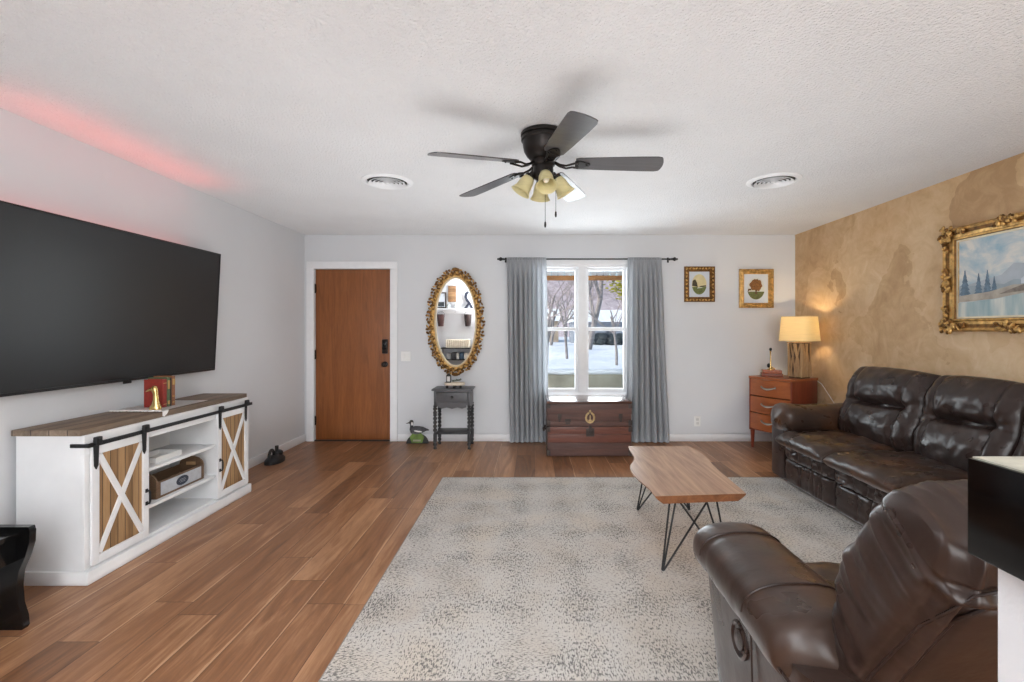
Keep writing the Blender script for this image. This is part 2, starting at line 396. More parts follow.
# ---------------------------------------------------------------- room shell
WX0, WX1, WZ0, WZ1 = 0.04, 1.14, 0.545, 2.08          # window opening
DX0, DX1, DZ1 = -2.565, -1.67, 2.03                   # door opening
struct(MB().b2(XL - .15, XR + .15, YB - .15, YF + .15, -.1, 0).build('floor', M['floor']))
struct(MB().b2(XL - .15, XR + .15, YB - .15, YF + .15, H, H + .1).build('ceiling', M['ceiling']))
struct(MB().b2(XL - .15, XL, YB - .15, YF + .15, 0, H).build('wall_left', M['wall']))
struct(MB().b2(XR, XR + .15, YB - .15, YF + .15, 0, H).build('wall_right', M['gold']))
b = MB()
b.b2(XL, DX0, YF, YF + .15, 0, H); b.b2(DX0, DX1, YF, YF + .15, DZ1, H); b.b2(DX1, WX0, YF, YF + .15, 0, H)
b.b2(WX0, WX1, YF, YF + .15, 0, WZ0); b.b2(WX0, WX1, YF, YF + .15, WZ1, H); b.b2(WX1, XR, YF, YF + .15, 0, H)
struct(b.build('wall_far', M['wall']))
b = MB(); gx0, gx1, gz1 = -0.6, 2.4, 2.1                # rear wall, with a wide door opening added for daylight
b.b2(XL, gx0, YB - .15, YB, 0, H); b.b2(gx1, XR, YB - .15, YB, 0, H); b.b2(gx0, gx1, YB - .15, YB, gz1, H)
struct(b.build('wall_rear', M['wall']))
def baseboard(name, pts):
    b = MB()
    for x0, x1, y0, y1 in pts: b.b2(x0, x1, y0, y1, 0, .085, .004)
    struct(b.build(name, M['trim']))
baseboard('baseboard_left', [(XL, XL + .014, YB, YF)])
baseboard('baseboard_right', [(XR - .014, XR, YB, YF)])
baseboard('baseboard_far', [(-1.58, XR - .014, YF - .014, YF)])
# front door
d = struct(MB().b2(DX0 + .004, DX1 - .004, YF + .03, YF + .072, .012, DZ1 - .004, .002).build('door_1', M['door']))
for z in (.24, 1.02, 1.80):
    MB().b2(DX0 - .004, DX0 + .012, YF + .012, YF + .031, z - .05, z + .05, .002).cyl((DX0 + .002, YF + .014, z - .055), (DX0 + .002, YF + .014, z + .055), .008, seg=10).build('hinge', M['bronze'], d)
kx = DX1 - .068
kp = MB().box((kx, YF + .018, 1.115), (.068, .026, .17), .012).build('keypad_lock', M['bronze'], d)
MB().box((kx, YF + .003, 1.13), (.046, .006, .09), .002).build('keypad', M['gloss_black'], kp)
MB().lathe([(.033, 0), (.033, .006), (.014, .012), (.012, .035), (.026, .045), (.030, .058), (.024, .070), (.004, .074)], (kx, YF + .03, .905), (0, -1, 0)).build('door_knob', M['bronze'], d)
MB().b2(DX0, DX1, YF, YF + .10, 0, .011, .003).build('threshold', M['charcoal_dark'], d)
b = MB(); cw = .085
b.b2(DX0 - cw, DX0 - .002, YF - .018, YF, 0, DZ1 + .002, .003).b2(DX1 + .002, DX1 + cw, YF - .018, YF, 0, DZ1 + .002, .003).b2(DX0 - cw, DX1 + cw, YF - .018, YF, DZ1 + .002, DZ1 + .085, .003)
b.b2(DX0, DX1, YF + .074, YF + .1, 0, DZ1)
struct(b.build('trim_1', M['trim']))
# window: a twin double-hung unit
b = MB(); y0, y1 = YF - .012, YF + .10
b.b2(WX0 - .06, WX0, y0, YF, WZ0, WZ1 + .055, .003).b2(WX1, WX1 + .06, y0, YF, WZ0, WZ1 + .055, .003).b2(WX0 - .06, WX1 + .06, y0 - .004, YF, WZ1, WZ1 + .06, .003)
b.b2(WX0, WX0 + .022, YF, y1, WZ0, WZ1).b2(WX1 - .022, WX1, YF, y1, WZ0, WZ1).b2(WX0, WX1, YF, y1, WZ1 - .03, WZ1).b2(WX0, WX1, YF, y1, WZ0, WZ0 + .03)
win = struct(b.build('window_1', M['trim']))
MB().b2(.543, .637, YF + .006, YF + .10, WZ0 + .03, WZ1 - .03, .004).build('mullion', M['trim'], win)
MB().b2(WX0 - .08, WX1 + .08, YF - .05, YF + .01, WZ0 - .012, WZ0 + .016, .005).b2(WX0 - .05, WX1 + .05, YF - .013, YF, WZ0 - .08, WZ0 - .013, .003).build('sill', M['trim'], win)
def sash(x0, x1, z0, z1, y, lock):
    f = .034; b = MB()
    b.b2(x0, x0 + f, y, y + .03, z0, z1, .003).b2(x1 - f, x1, y, y + .03, z0, z1, .003).b2(x0 + f, x1 - f, y, y + .03, z0, z0 + f + .01, .003).b2(x0 + f, x1 - f, y, y + .03, z1 - f, z1, .003)
    o = b.build('sash', M['trim'], win)
    MB().b2(x0 + f - .004, x1 - f + .004, y + .013, y + .017, z0 + f, z1 - f + .004).build('pane', M['glass'], o)
    if lock: MB().b2((x0 + x1)/2 - .03, (x0 + x1)/2 + .03, y - .012, y, z1 - .03, z1 - .012, .003).build('sash_lock', M['plastic'], o)
for x0, x1 in ((WX0 + .022, .543), (.637, WX1 - .022)):
    sash(x0, x1, 1.30, WZ1 - .03, YF + .062, False); sash(x0, x1, WZ0 + .03, 1.335, YF + .030, True)
# unseen rear glazed door, added to let daylight in behind the camera
b = MB()
for x0, x1 in ((gx0, gx0 + .07), (gx1 - .07, gx1), (.86, .94)): b.b2(x0, x1, YB - .1, YB - .04, 0, gz1, .004)
b.b2(gx0 + .07, gx1 - .07, YB - .1, YB - .04, gz1 - .07, gz1, .004).b2(gx0 + .07, gx1 - .07, YB - .1, YB - .04, 0, .08, .004)
d2 = struct(b.build('added_rear_door', M['trim']))
MB().b2(gx0 + .07, .86, YB - .075, YB - .07, .08, gz1 - .07).b2(.94, gx1 - .07, YB - .075, YB - .07, .08, gz1 - .07).build('pane', M['glass'], d2)

# ---------------------------------------------------------------- rug
b = MB(); RX0, RX1, RY0, RY1 = -.788, 2.32, 1.768, 4.215
n1, n2 = 30, 24
b.b2(RX0, RX1, RY0, RY1, 0, .011, .004)
rug = tag(b.build('area_rug', M['rug']), 'large pale distressed area rug with dark grey flecks on the plank floor', 'rug')
MB().tube([(RX0, RY0, .006), (RX1, RY0, .006), (RX1, RY1, .006), (RX0, RY1, .006)], .006, 6, True).build('binding', plain('rug_binding', (140, 136, 130), 0.9), rug)

# ---------------------------------------------------------------- television
tv = thing('television', 'large black flat screen television mounted on the grey wall', 'television', (-2.67, 3.115, .978))
tilt = math.atan2(.05, .965); zc, yc = 1.459, 3.115; tw, th = 1.71, .965
rt = Matrix.Rotation(tilt, 3, 'Y'); cx = -2.615
pt = lambda lx, ly, lz: Vector((cx, yc, zc)) + rt @ Vector((lx, ly, lz))
MB().box(pt(-.014, 0, 0), (.022, tw, th), .004, rt).build('casing', M['black'], tv)
b = MB(); f = .008
for (ly, lz, sy, sz) in ((0, th/2 - f/2, tw, f), (0, -th/2 + f, tw, f*2), (tw/2 - f/2, 0, f, th), (-tw/2 + f/2, 0, f, th)):
    b.box(pt(.001, ly, lz), (.012, sy, sz), .002, rt)
b.box(pt(.002, 0.0, -th/2 - .008), (.010, .06, .016), .004, rt)
b.build('bezel', M['black'], tv)
MB().box(pt(.0005, 0, .004), (.004, tw - .016, th - .026), 0, rt).build('screen', M['screen'], tv)
MB().b2(XL + .001, -2.645, yc - .28, yc + .28, 1.36, 1.56, .004).build('wall_mount', M['black'], tv)
MB().box(pt(-.032, -.1, th/2 - .03), (.010, 1.35, .014), .002, rt).build('led_strip', M['led'], tv)
lamp('television_led_glow', 'AREA', (-2.60, yc - .15, 1.965), (R(180), R(16), 0), 0.5, (1.0, 0.09, 0.07), .03, 1.5, R(75))

# ---------------------------------------------------------------- media console
CY0, CY1, CXF = 2.455, 3.86, -2.30
con = thing('media_console', 'white farmhouse media console with two sliding barn doors and weathered wood top', 'cabinet', (-2.47, 3.16, 0))
MB().b2(-2.665, -2.31, CY0 - .012, CY1 + .012, .766, .797, .003).build('top', M['top_wood'], con)
b = MB().mat(M['white'])
b.b2(-2.65, CXF, CY0, CY0 + .02, .07, .766).b2(-2.65, CXF, CY1 - .02, CY1, .07, .766)         # sides
b.b2(-2.65, CXF, CY0 + .02, CY1 - .02, .06, .085)                                             # bottom
b.b2(-2.65, -2.64, CY0 + .02, CY1 - .02, .085, .766)                                          # back
b.b2(-2.64, CXF, 2.815, 2.835, .085, .766).b2(-2.64, CXF, 3.48, 3.50, .085, .766)             # dividers
b.b2(-2.318, CXF + .004, CY0 - .003, CY1 + .003, .665, .7655, .002)                                          # top rail
b.b2(-2.318, CXF + .003, CY0 - .003, CY0 + .03, .07, .664, .002).b2(-2.318, CXF + .003, CY1 - .03, CY1 + .003, .07, .664, .002)
b.build('body', None, con)
MB().b2(-2.66, -2.272, CY0 - .012, CY1 + .012, 0, .07, .006).build('plinth', M['white'], con)
for z in (.255, .478): MB().b2(-2.64, CXF - .004, 2.836, 3.479, z - .02, z, .002).build('shelf', M['white'], con)
rail = MB().box((-2.278, (CY0 + CY1)/2 + .012, .714), (.007, CY1 - CY0 + .03, .022), .001).b2(-2.37, -2.2745, CY0 - .006, CY0 + .010, .704, .724, .003)
for y in (CY0 + .03, 3.15, CY1 - .05): rail.cyl((-2.297, y, .714), (-2.272, y, .714), .008, seg=10)
rail.build('sliding_rail', M['black'], con)
def barn_door(y0, y1, hy):
    z0, z1 = .085, .700; xb, xf = -2.294, -2.280
    f = .042; b = MB()
    b.b2(xb, xf, y0, y0 + f, z0, z1, .002).b2(xb, xf, y1 - f, y1, z0, z1, .002).b2(xb, xf, y0 + f, y1 - f, z0, z0 + f, .002).b2(xb, xf, y0 + f, y1 - f, z1 - f, z1, .002)
    iy0, iy1, iz0, iz1 = y0 + f, y1 - f, z0 + f, z1 - f
    for sg in (1, -1):
        L = math.hypot(iy1 - iy0, iz1 - iz0); a = math.atan2(iz1 - iz0, iy1 - iy0)*sg
        ln = L - .018
        b.box((xf - .006 - (.0012 if sg > 0 else 0), (iy0 + iy1)/2, (iz0 + iz1)/2), (.010, ln, .030), .001, Matrix.Rotation(a, 3, 'X'))
    o = b.build('barn_door', M['white'], con)
    MB().b2(xb + .001, xf - .010, iy0, iy1, iz0, iz1).build('plank_panel', M['barn_wood'], o)
    for y in (y0 + .018, y1 - .040):
        h = MB().prism([(-.011, -.115), (0, -.135), (.011, -.115), (.016, .02), (-.016, .02)], (-2.2785, y, .717), EY, EZ, EX, .005)
        h.box((-2.267, y, .732), (.022, .036, .044), .006).cyl((-2.279, y, .734), (-2.252, y, .734), .011, seg=12)
        h.build('hanger', M['black'], o)
    MB().tube([(-2.280, hy, .285), (-2.262, hy, .285), (-2.258, hy, .300), (-2.258, hy, .345), (-2.262, hy, .360), (-2.280, hy, .360)], .0055, 8).box((-2.277, hy, .285), (.006, .016, .022), .002).box((-2.277, hy, .360), (.006, .016, .022), .002).build('handle', M['black'], o)
barn_door(2.478, 2.846, 2.825); barn_door(3.47, 3.842, 3.49)
# lace runner
b = MB(); na, nb = 24, 36; grid = {}
for i in range(na + 1):
    for j in range(nb + 1):
        u, v = i/na, j/nb
        y = 2.985 + .47*v + .010*nz(u*3, v*4); x = -2.63 + (.292 + .026*(1 - v)**4)*u
        if j == 0: y -= .012*abs(sin(u*PI*9))
        grid[i, j] = b.bm.verts.new((x, y, .7885 + .0025*abs(nz(u*6, v*7, 3))))
for i in range(na):
    for j in range(nb): b.bm.faces.new((grid[i, j], grid[i + 1, j], grid[i + 1, j + 1], grid[i, j + 1]))
bmesh.ops.solidify(b.bm, geom=list(b.bm.faces), thickness=.002)
lc = tag(b.build('table_runner', M['lace']), 'white lace edged runner lying across the wooden top of the console', 'cloth')
MB().prism([(0, 0), (.05, 0), (.035, -.022), (.012, -.036), (.0, -.03)], (-2.3085, 2.985, .789), EY, EZ, EX, .003).b2(-2.318, -2.3055, 2.985, 3.035, .787, .790).build('corner_flap', M['lace'], lc)
b = MB()
for k in range(15):
    b.ell((-2.62 + k*.0215, 2.974 + .004*(k % 2), .792), (.011, .012, .005))
b.build('lace_edge', M['lace'], lc)
# books between the brass duck and the wall
def book(y0, th, hgt, dep, name, cov, label, bands=()):
    x1 = -2.405; x0 = x1 - dep; z0 = .7905
    o = thing('book', label, 'book', ((x0 + x1)/2, y0 + th/2, z0), group='old hardback books on the console')
    b = MB(); c = .0025
    b.b2(x0, x1 - .004, y0, y0 + c, z0, z0 + hgt, .0008).b2(x0, x1 - .004, y0 + th - c, y0 + th, z0, z0 + hgt, .0008)
    b.loft([((x1 - .006, y0 + th/2, z0), (.006, 0, 0), (0, th/2, 0), 3.0), ((x1 - .006, y0 + th/2, z0 + hgt), (.006, 0, 0), (0, th/2, 0), 3.0)], 18)
    b.build('cover', plain('book_' + name, cov, .5, var=.15, scale=40), o)
    MB().b2(x0 + .004, x1 - .008, y0 + c, y0 + th - c, z0 + .003, z0 + hgt - .004).build('page_block', plain('old_pages', (196, 184, 150), .9), o)
    if bands:
        for z, hh in bands: MB().b2(x1 - .001, x1 + .0008, y0 + th*.12, y0 + th*.88, z0 + hgt*z, z0 + hgt*(z + hh)).build('spine_band', plain('book_gold', (188, 152, 92), .45, .4), o)
book(3.115, .036, .183, .125, 'red', (140, 44, 34), 'red hardback book, cover facing out right behind the brass duck', [(.1, .02), (.85, .02)])
book(3.153, .024, .192, .13, 'green', (84, 100, 70), 'faded green hardback book standing just behind the red one', [(.08, .12), (.6, .3)])
book(3.179, .013, .186, .12, 'black', (44, 38, 34), 'thin dark hardback book between the green and the tan books')
book(3.194, .030, .198, .125, 'tan', (136, 88, 58), 'tan spined hardback book at the far end of the console book row', [(.7, .2), (.3, .03), (.1, .03)])
# brass duck head
b = MB(); ox, oy, oz = -2.40, 3.045, .7905
b.loft([((ox, oy, oz), (.036, 0, 0), (0, .026, 0), 2), ((ox, oy, oz + .012), (.036, 0, 0), (0, .026, 0), 2), ((ox + .004, oy, oz + .03), (.025, 0, 0), (0, .02, 0), 2), ((ox + .004, oy, oz + .06), (.016, 0, 0), (0, .015, 0), 2),
        ((ox + .002, oy, oz + .095), (.014, 0, 0), (0, .013, 0), 2), ((ox - .002, oy, oz + .115), (.018, 0, 0), (0, .016, 0), 2), ((ox - .006, oy, oz + .132), (.020, 0, 0), (0, .016, 0), 2), ((ox - .006, oy, oz + .146), (.013, 0, 0), (0, .011, 0), 2), ((ox - .006, oy, oz + .151), (.003, 0, 0), (0, .003, 0), 2)], 18)
duck = tag(b.build('duck_bookend', M['brass'], smooth=80), 'polished brass duck head bookend on the console beside the red book', 'ornament')
b = MB(); b.loft([((ox - .018, oy, oz + .132), (0, 0, .012), (0, .013, 0), 2), ((ox - .036, oy, oz + .124), (0, 0, .009), (0, .011, 0), 2), ((ox - .056, oy, oz + .115), (0, 0, .004), (0, .009, 0), 2)], 12)
b.build('bill', M['brass'], duck, 80)
for o in COL.objects:
    if o.parent is None and (o.name.split('.')[0] in ('book', 'table_runner', 'duck_bookend')): o.location.z += .0140
# shelf contents
b = MB(); b.b2(-2.50, -2.345, 2.98, 3.20, .4785, .482)
for x0, x1, y0, y1 in ((-2.50, -2.345, 2.98, 2.985), (-2.50, -2.345, 3.195, 3.20), (-2.50, -2.495, 2.985, 3.195), (-2.35, -2.345, 2.985, 3.195)): b.b2(x0, x1, y0, y1, .482, .512)
tag(b.build('serving_tray', M['plastic']), 'white shallow rectangular tray on the upper shelf of the console', 'tray')
b = MB(); b.loft([((-2.55, 2.95, .4785), (.045, 0, 0), (0, .05, 0), 4), ((-2.55, 2.95, .52), (.06, 0, 0), (0, .06, 0), 4), ((-2.55, 2.95, .516), (.053, 0, 0), (0, .053, 0), 4), ((-2.55, 2.95, .487), (.04, 0, 0), (0, .045, 0), 4)], 24)
tag(b.build('dish', M['plastic']), 'small square white dish behind the tray on the upper console shelf', 'dish')
# crate
cr = thing('wooden_crate', 'long wooden tote box with pale front panel and dark oval badge in console', 'box', (-2.42, 3.185, .2555))
b = MB(); x0, x1, y0, y1, z0 = -2.50, -2.335, 2.97, 3.40, .2555
b.b2(x0, x1, y0 + .012, y1 - .012, z0, z0 + .010).b2(x0, x0 + .010, y0 + .012, y1 - .012, z0 + .010, z0 + .105).b2(x1 - .010, x1, y0 + .012, y1 - .012, z0 + .010, z0 + .105)
b.build('body', M['crate_wood'], cr)
W = (x1 - x0)/2
arch = [(-W, 0), (W, 0), (W, .105)] + [(W*cos(a)*.995, .105 + .055*sin(a)) for a in [PI*k/14 for k in range(1, 14)]] + [(-W, .105)]
for y in (y0, y1 - .012):
    e = MB().prism(arch, ((x0 + x1)/2, y, z0), EX, EZ, EY, .012).build('end_board', M['crate_wood'], cr)
MB().b2(-2.45, -2.385, y1 - .0155, y1 - .012, z0 + .10, z0 + .122, .001).build('hand_hold', plain('worn_grip', (176, 140, 100), .7), cr)
MB().b2(x1, x1 + .002, y0 + .035, y1 - .03, z0 + .014, z0 + .094).build('front_panel', plain('whitewash', (182, 186, 192), .7, var=.1, scale=30), cr)
b = MB().mat(plain('badge_blue', (46, 54, 70), .6)); b.prism(ellipse(.055, .030), (x1 + .002, 3.19, z0 + .054), EY, EZ, EX, .0012)
b.mat(plain('whitewash', (182, 186, 192)))
for k in range(3): b.b2(x1 + .003, x1 + .0036, 3.19 - .03 + .006*abs(k - 1), 3.19 + .03 - .006*abs(k - 1), z0 + .044 + k*.009, z0 + .046 + k*.009)
b.build('badge', None, cr)

# ---------------------------------------------------------------- black bench at the near left
be = thing('bench', 'glossy black wooden bench with scrolled end board beside the console', 'bench', (-2.43, 1.55, 0))
prof = [(.0, .0), (.085, 0), (.092, .012), (.088, .055), (.070, .11), (.064, .19), (.072, .255), (.100, .32), (.118, .38), (.120, .43), (.114, .45), (.0, .45)]
full = prof[:-1] + [(-x, z) for x, z in prof[1:-1]][::-1]
# the board is wide: two scrolled edges with a straight middle
half = .12
full = [(half + x, z) for x, z in prof[1:-1]] + [(-half - x, z) for x, z in prof[1:-1]][::-1]
for y in (2.085, .985):
    MB().prism(full, (-2.432, y, 0), EX, EZ, EY, .028).build('end_board', M['gloss_black'], be)
MB().b2(-2.63, -2.235, 1.013, 2.085, .405, .428, .003).build('seat', M['gloss_black'], be)
for x in (-2.605, -2.262): MB().b2(x - .011, x + .011, 1.013, 2.085, .30, .405, .003).build('apron', M['gloss_black'], be)

# ---------------------------------------------------------------- black iron by the left wall
st = thing('door_stop', 'small black cast iron ornament on the floor against the left wall', 'ornament', (-2.545, 4.74, 0))
MB().loft([((-2.55, 4.74, 0), (.075, 0, 0), (0, .13, 0), 2.2), ((-2.55, 4.74, .03), (.075, 0, 0), (0, .13, 0), 2.2), ((-2.55, 4.74, .055), (.055, 0, 0), (0, .105, 0), 2.2), ((-2.55, 4.75, .075), (.03, 0, 0), (0, .07, 0), 2)], 26).ell((-2.55, 4.80, .075), (.045, .055, .035)).build('base', M['black'], st)
MB().tube([(-2.55, 4.64 + .048*(1 - cos(a)) - .01, .05 + .085*sin(a)) for a in [PI*k/14 for k in range(15)]], .014, 10).build('loop_handle', M['black'], st)
MB().cyl((-2.55, 4.775, .07), (-2.55, 4.775, .155), .015, .017, 12).build('post', M['black'], st)

# ---------------------------------------------------------------- wall plates
def plate(name, x, z, wd, hg, label, cat, toggles):
    o = thing(name, label, cat, (x, YF - .002, z))
    MB().box((x, YF - .004, z), (wd, .007, hg), .003).build('cover_plate', M['plastic'], o)
    for tx, tz, sw, sh in toggles: MB().box((x + tx, YF - .009, z + tz), (sw, .008, sh), .002).build('rocker' if 'switch' in name else 'receptacle', M['plastic'] if 'switch' in name else plain('receptacle_white', (205, 205, 203), .4), o)
plate('light_switch', -1.486, 1.0, .115, .115, 'double white light switch on the wall right of the door', 'switch', [(-.024, 0, .032, .066), (.024, 0, .032, .066)])
plate('wall_outlet', 1.945, .235, .075, .118, 'white electrical outlet low on the wall below the small framed prints', 'outlet', [(0, .022, .034, .028), (0, -.022, .034, .028)])

# ---------------------------------------------------------------- oval mirror
mi = thing('oval_mirror', 'tall oval wall mirror in an ornate carved gold frame', 'mirror', (-.895, YF - .005, .78), local=True)
mi.rotation_euler = (R(.75), 0, 0); mi.location = (-.895, YF - .034, 1.405)
a0, b0 = .232, .512                                    # glass half axes
MB().prism(ellipse(a0 + .012, b0 + .012, 64), (0, .004, 0), EX, EZ, EY, .006).build('glass', M['mirror'], mi)
def oval_ring(prof, n=120, wob=None):
    rings = []
    for k in range(n):
        t = 2*PI*k/n; nx, nz_ = b0*cos(t), a0*sin(t); l = math.hypot(nx, nz_); nx /= l; nz_ /= l
        rings.append([Vector(((a0*cos(t)) + nx*d*(1 + (wob(t, d) if wob else 0)), -h, b0*sin(t) + nz_*d*(1 + (wob(t, d) if wob else 0)))) for d, h in prof])
    b = MB(); vr = [[b.bm.verts.new(p) for p in r] for r in rings]; m = len(prof)
    for i in range(n):
        p, q = vr[i], vr[(i + 1) % n]
        for j in range(m): b.bm.faces.new((p[j], p[(j + 1) % m], q[(j + 1) % m], q[j]))
    return b
oval_ring([(-.004, 0), (-.004, .012), (.004, .02), (.016, .018), (.018, 0)]).build('liner', plain('cream_liner', (214, 200, 170), .45, .2), mi)
b = oval_ring([(.014, -.008), (.014, .022), (.024, .034), (.040, .036), (.058, .026), (.068, .008), (.066, -.012)], wob=lambda t, d: .10*sin(34*t) if d > .05 else 0)
rnd = random.Random(3)
for k in range(84):
    t = 2*PI*(k + .3*rnd.random())/84; nx, nzz = b0*cos(t), a0*sin(t); l = math.hypot(nx, nzz); nx /= l; nzz /= l
    tang = math.atan2(-nx*0 + nx, nzz)                      # along the rim
    for row, (d_, ln_, wd_) in enumerate(((.036, .020, .011), (.060, .024, .014), (.084 + .010*(k % 2), .022, .014))):
        b.mat(M['gilt'] if (k + row) % 3 else M['gilt_dark'])
        b.ell((a0*cos(t) + nx*(d_ + .006*rnd.uniform(-1, 1)), -.030 + .006*row - .008*rnd.random(), b0*sin(t) + nzz*(d_ + .006*rnd.uniform(-1, 1))), (ln_*rnd.uniform(.75, 1.1), .012, wd_*rnd.uniform(.7, 1.1)), Matrix.Rotation(tang + rnd.choice((-.7, .7)) + rnd.uniform(-.3, .3), 3, 'Y'), 8, 6)
    if k % 4 == 0: b.mat(M['gilt']).ell((a0*cos(t) + nx*.104, -.014, b0*sin(t) + nzz*.104), (.016, .012, .013), None, 10, 7)
b.ell((0, -.02, b0 + .10), (.04, .016, .022)); b.ell((0, -.02, -b0 - .10), (.045, .016, .022))
b.mats = [M['gilt'], M['gilt_dark']]
b.build('frame', None, mi, 60)

# ---------------------------------------------------------------- small charcoal table
tb = thing('side_table', 'narrow charcoal side table with one drawer and bobbin legs under the oval mirror', 'table', (-.905, 5.385, 0)); tb.scale = (1, 1, .971)
tx0, tx1, ty0, ty1 = -1.10, -.655, 5.22, 5.535
MB().b2(tx0, tx1, ty0, ty1, .662, .682, .006).build('tabletop', M['charcoal'], tb)
lx0, lx1, ly0, ly1 = tx0 + .035, tx1 - .035, ty0 + .03, ty1 - .03
b = MB()
b.b2(lx0 - .012, lx1 + .012, ly1 - .008, ly1 + .01, .472, .661)
for x in (lx0, lx1): b.b2(x - .012, x + .012, ly0 - .01, ly1 + .01, .472, .661, .002)
sc = [(-.155, .0), (-.155, -.02), (-.11, -.034), (-.06, -.022), (0, -.036), (.06, -.022), (.11, -.034), (.155, -.02), (.155, 0)]
b.prism(sc, ((lx0 + lx1)/2, ly0 - .010, .495), EX, EZ, EY, .014)
b.b2(lx0, lx1, ly0 - .01, ly0 + .004, .494, .535).b2(lx0, lx1, ly0 - .01, ly0 + .004, .645, .661)
b.build('apron', M['charcoal'], tb)
dr = MB().b2(lx0 + .016, lx1 - .016, ly0 - .018, ly0 + .012, .538, .642, .004).build('drawer', M['charcoal'], tb)
MB().lathe([(.018, 0), (.016, .004), (.006, .008), (.007, .016), (.013, .022), (.008, .03), (.001, .032)], ((lx0 + lx1)/2, ly0 - .018, .59), (0, -1, 0), 14).build('knob', M['black'], dr)
lp = [(.013, 0), (.016, .012), (.010, .03), (.017, .05), (.017, .06), (.011, .075)]
lp += [(.0165, .085), (.0165, .085 + .09), (.011, .185)]
z = .195
for k in range(7): lp += [(.010, z), (.0175, z + .012), (.0185, z + .021), (.0175, z + .030), (.010, z + .041)]; z += .044
lp += [(.016, .505), (.016, .52)]
for x in (lx0, lx1):
    for y in (ly0, ly1): MB().lathe([(r__*1.22, z__*.95 if z__ > .4 else z__) for r__, z__ in lp], (x, y, 0), seg=16).build('leg', M['charcoal_dark'], tb)
MB().b2(lx0 + .008, lx1 - .008, ly0 + .008, ly1 - .008, .165, .19, .003).build('shelf', M['charcoal_dark'], tb)
tr = thing('footed_tray', 'cream oval riser with dark ball feet on the charcoal side table', 'tray', (-.905, 5.33, .6825))
MB().loft([((-.905, 5.33, .714), (.105, 0, 0), (0, .06, 0), 2.4), ((-.905, 5.33, .722), (.115, 0, 0), (0, .068, 0), 2.4), ((-.905, 5.33, .742), (.115, 0, 0), (0, .068, 0), 2.4), ((-.905, 5.33, .745), (.110, 0, 0), (0, .063, 0), 2.4)], 36).build('top', plain('cream_wood', (222, 210, 190), .6), tr)
for x, y in ((-.985, 5.302), (-.905, 5.285), (-.835, 5.302), (-.905, 5.375)): MB().ell((x, y, .6985), (.016, .016, .016)).build('foot', M['black'], tr)
ln = thing('lantern', 'tiny black lantern with white panel on the cream riser', 'lantern', (-.97, 5.325, .7455))
MB().b2(-.995, -.945, 5.30, 5.35, .7455, .755, .002).build('base', M['black'], ln)
MB().b2(-.995, -.945, 5.30, 5.35, .815, .824, .002).prism([(-.025, 0), (.025, 0), (.008, .022), (-.008, .022)], (-.97, 5.305, .824), EX, EZ, EY, .04).build('roof', M['black'], ln)
for x in (-.992, -.948):
    for y in (5.303, 5.347): MB().cyl((x, y, .755), (x, y, .815), .003, seg=6).build('bar', M['black'], ln)
MB().b2(-.986, -.954, 5.309, 5.341, .755, .812, .003).build('candle', M['plastic'], ln)
b = MB(); rnd = random.Random(5)
b.tube([(-.935, 5.33, .752), (-.89, 5.335, .762), (-.835, 5.33, .772)], .004, 6)
for k in range(16):
    x = -.93 + .0062*k; b.ell((x, 5.33 + rnd.uniform(-.02, .02), .757 + .001*k + rnd.uniform(0, .012)), (.014, .006, .004), Matrix.Rotation(rnd.uniform(-.8, .8), 3, 'Z') @ Matrix.Rotation(rnd.uniform(-.6, .6), 3, 'Y'), 8, 6)
sprig = tag(b.build('greenery_sprig', plain('sage_leaf', (96, 106, 88), .7)), 'dull green leaf sprig lying beside the tiny lantern', 'sprig')

for o in (tr, ln, sprig): o.location.z -= .0195; o.location.x += .042
# ---------------------------------------------------------------- painted duck on the floor
dk = thing('duck_figure', 'painted wooden duck figure on a green and black half round stand', 'duck', (-1.325, 5.52, 0)); dk.scale = (.80, .9, .93)
X0, Y0 = -1.325, 5.53
b = MB().mat(plain('duck_stand_black', (36, 38, 38), .5)); arc = [(-.155, 0), (.155, 0)] + [(.155*cos(a), .115*sin(a)) for a in [PI*k/18 for k in range(1, 18)]]
b.prism(arc, (X0, Y0 - .025, 0), EX, EZ, EY, .05)
b.mat(plain('duck_stand_green', (98, 122, 52), .6, var=.3)); b.prism([(-.075, .0), (.075, 0), (.105, .075), (.06, .118), (-.06, .118), (-.105, .075)], (X0, Y0 - .031, .012), EX, EZ, EY, .006)
b.mat(plain('duck_stand_band', (150, 146, 128), .6)); b.prism([(-.055, 0), (.055, 0), (.055, .022), (-.055, .022)], (X0, Y0 - .034, .03), EX, EZ, EY, .003)
b.build('stand', None, dk)
b = MB()
xs = [(-.105, .155, .004, .004), (-.10, .155, .022, .022), (-.075, .160, .040, .046), (-.03, .160, .05, .055), (.03, .162, .052, .05), (.08, .168, .042, .036), (.115, .170, .026, .02), (.14, .168, .02, .012), (.165, .164, .014, .007)]
b.loft([((X0 + x, Y0, z), (0, h, 0), (0, 0, v), 2.1) for x, z, h, v in xs], 20)
b.build('body', plain('duck_feathers', (70, 70, 74), .6, var=.4, scale=30), dk, 80)
MB().loft([((X0 - .082, Y0, .165), (.032, 0, 0), (0, .034, 0), 2), ((X0 - .085, Y0, .205), (.022, 0, 0), (0, .022, 0), 2), ((X0 - .086, Y0, .232), (.021, 0, 0), (0, .02, 0), 2), ((X0 - .09, Y0, .25), (.032, 0, 0), (0, .025, 0), 2), ((X0 - .088, Y0, .272), (.030, 0, 0), (0, .024, 0), 2), ((X0 - .086, Y0, .288), (.014, 0, 0), (0, .012, 0), 2)], 16).build('head', plain('duck_head', (50, 52, 56), .5, var=.3), dk, 80)
